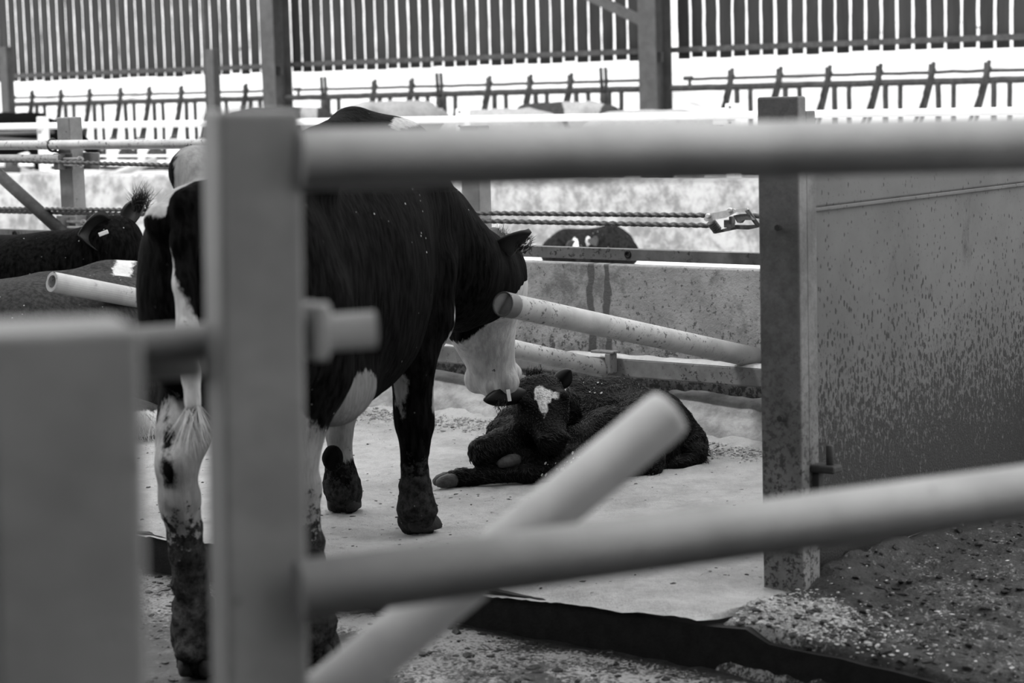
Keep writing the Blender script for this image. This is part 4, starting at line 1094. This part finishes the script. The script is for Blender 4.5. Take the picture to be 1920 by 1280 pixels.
far_cow(735, 190, 19.0, 'pale cow at the barrier, seen past the standing cow\'s back', allw, Vector((.75, .66, 0)))
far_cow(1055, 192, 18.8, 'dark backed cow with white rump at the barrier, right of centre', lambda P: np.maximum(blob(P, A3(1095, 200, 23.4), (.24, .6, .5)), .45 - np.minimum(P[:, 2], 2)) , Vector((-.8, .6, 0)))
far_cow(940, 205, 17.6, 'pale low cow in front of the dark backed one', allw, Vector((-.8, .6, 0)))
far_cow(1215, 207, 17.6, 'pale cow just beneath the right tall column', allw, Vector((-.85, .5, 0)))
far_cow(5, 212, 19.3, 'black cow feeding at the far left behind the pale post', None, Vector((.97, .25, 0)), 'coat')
def pc(t): pass
lying('lying_cow', 'pale cow lying by the yard wall at the far left', 'cow', onb(60, 345, 15.9) * 1.0,
      [[V4(-30, 335, 25.0, .14), V4(30, 338, 25.0, .16), V4(75, 342, 25.0, .12)], [V4(75, 336, 25.0, .1), V4(98, 333, 24.8, .07)]], M['coat_far'], lambda P: np.where(np.linalg.norm(P - A3(18, 324, 24.9), axis=1) < .14, -.1, .1), .025)
def fc(P): return np.max(np.stack([blob(P, A3(1079, 459, 16.0), (.022, .3, .05)), blob(P, A3(1104, 453, 16.0), (.022, .3, .035)), blob(P, A3(1033, 450, 16.0), (.012, .2, .01))]), 0)
lying('calf', 'small black calf asleep beyond the low wall, half hidden by the channel bar', 'calf', gz(1105, 500, .1),
      [[V4(1042, 474, 16.3, .12), V4(1065, 466, 16.3, .14), V4(1100, 468, 16.3, .145), V4(1150, 468, 16.3, .155), V4(1172, 475, 16.2, .11)], [V4(1120, 446, 16.3, .06), V4(1145, 438, 16.3, .055), V4(1165, 452, 16.3, .06)],
       [V4(1090, 452, 16.1, .06), V4(1088, 470, 16.0, .055), V4(1095, 490, 15.95, .05)]], M['coat_spots'], fc, .014, lambda t: (ear_mesh('ear', at(1082, 455, 16.02), at(1062, 470, 15.95), Vector((0, 0, 1)), .04, t, M['hair']), ear_mesh('ear', at(1110, 447, 16.05), at(1118, 462, 15.95), Vector((1, 0, .4)), .04, t, M['hair'])))

# ---------------------------------------------------------------- crumbs on the ground
def scatter(name, label, n, pos, smin, smax, m, seed):
    rg = random.Random(seed); bm = bmesh.new(); bmesh.ops.create_icosphere(bm, subdivisions=1, radius=1)
    ico = [v.co.copy() for v in bm.verts]; fc_ = [[v.index for v in f.verts] for f in bm.faces]; bm.free(); vs = []; fs = []
    for i in range(n):
        p = pos(rg)
        if p is None: continue
        sz = smin + (smax - smin) * rg.random() ** 3; th = rg.uniform(0, 6.3); ex = rg.uniform(.6, 1.8); fl = rg.uniform(.3, .7); k = len(vs)
        for v in ico:
            j = rg.uniform(.6, 1.2); x, y = v.x * ex * sz * j, v.y * sz * j
            vs.append((p.x + x * math.cos(th) - y * math.sin(th), p.y + x * math.sin(th) + y * math.cos(th), p.z + v.z * sz * fl * j))
        fs += [[q + k for q in f] for f in fc_]
    me = bpy.data.meshes.new(name); me.from_pydata(vs, [], fs); me.materials.append(m)
    o = bpy.data.objects.new(name, me); COL.objects.link(o); return tag(o, label, 'litter', None, 'stuff')
def on_bed(rg):
    a, b = rg.uniform(-9.5, -3.10), rg.uniform(KB + .02, WB - .25)
    if fbm(a, b, 1.6) + rg.uniform(-.6, .6) < 0.05: return None
    q, _ = bed((a + 10.2) / 7.26, (b - KB + .03) / (WB + .05 - KB + .03)); return q
M['crumb_dark'] = simple('dark_litter', 0.04, 0.10, 30, 0.9, 0.3); M['crumb_pale'] = simple('pale_litter', 0.45, 0.65, 30, 0.9, 0.3)
scatter('bedding_crumbs', 'pale sawdust crumbs strewn over the bedding', 9000, on_bed, .002, .008, M['sawdust'], 31)
scatter('dark_crumbs', 'dark crumbs of dung and straw strewn over the bedding', 2600, on_bed, .0018, .009, M['crumb_dark'], 32)
def by_wall(rg):
    a, b = rg.uniform(-7.5, -3.1), WB - .22 - abs(rg.gauss(0, .10)); q, _ = bed((a + 10.2) / 7.26, (b - KB + .03) / (WB + .05 - KB + .03)); return q + Z3 * rg.uniform(0, .006)
scatter('wall_litter', 'loose litter gathered along the foot of the low wall', 6000, by_wall, .002, .009, M['haunch'], 33)
def on_pass(rg):
    a, b = rg.uniform(-2.97, -.6), KB + rg.random() ** 1.5 * 3.5; q, _ = passage((a + 3.12) / 4.6, max(0, (b - KB + .035) / 5) ** (1 / 1.6)); return q
scatter('passage_clods', 'dark clods of muck over the passage floor', 6000, on_pass, .003, .016, M['muck'], 34)
scatter('passage_chips', 'pale wood chips scattered over the mucky passage floor', 1100, on_pass, .002, .007, M['crumb_pale'], 35)
def on_heap(rg):
    a, b = rg.gauss(-2.90, .17), KB + .12 + rg.gauss(0, .09)
    if a < -2.99 or b < KB + .02: return None
    q, _ = passage((a + 3.12) / 4.6, max(0, (b - KB + .035) / 5) ** (1 / 1.6)); return q
scatter('spilt_sawdust', 'spilt sawdust heaped at the foot of the end post', 3600, on_heap, .002, .008, M['sawdust'], 36)
def on_alley(rg):
    a, b = rg.uniform(-7, 0), rg.uniform(3.2, KB - .03); q, _ = alley((a + 9) / 11, (b + 1.0) / (KB + 1.06)); return q
scatter('alley_clods', 'dark clods of slurry over the alley floor', 5000, on_alley, .003, .016, M['muck'], 37)
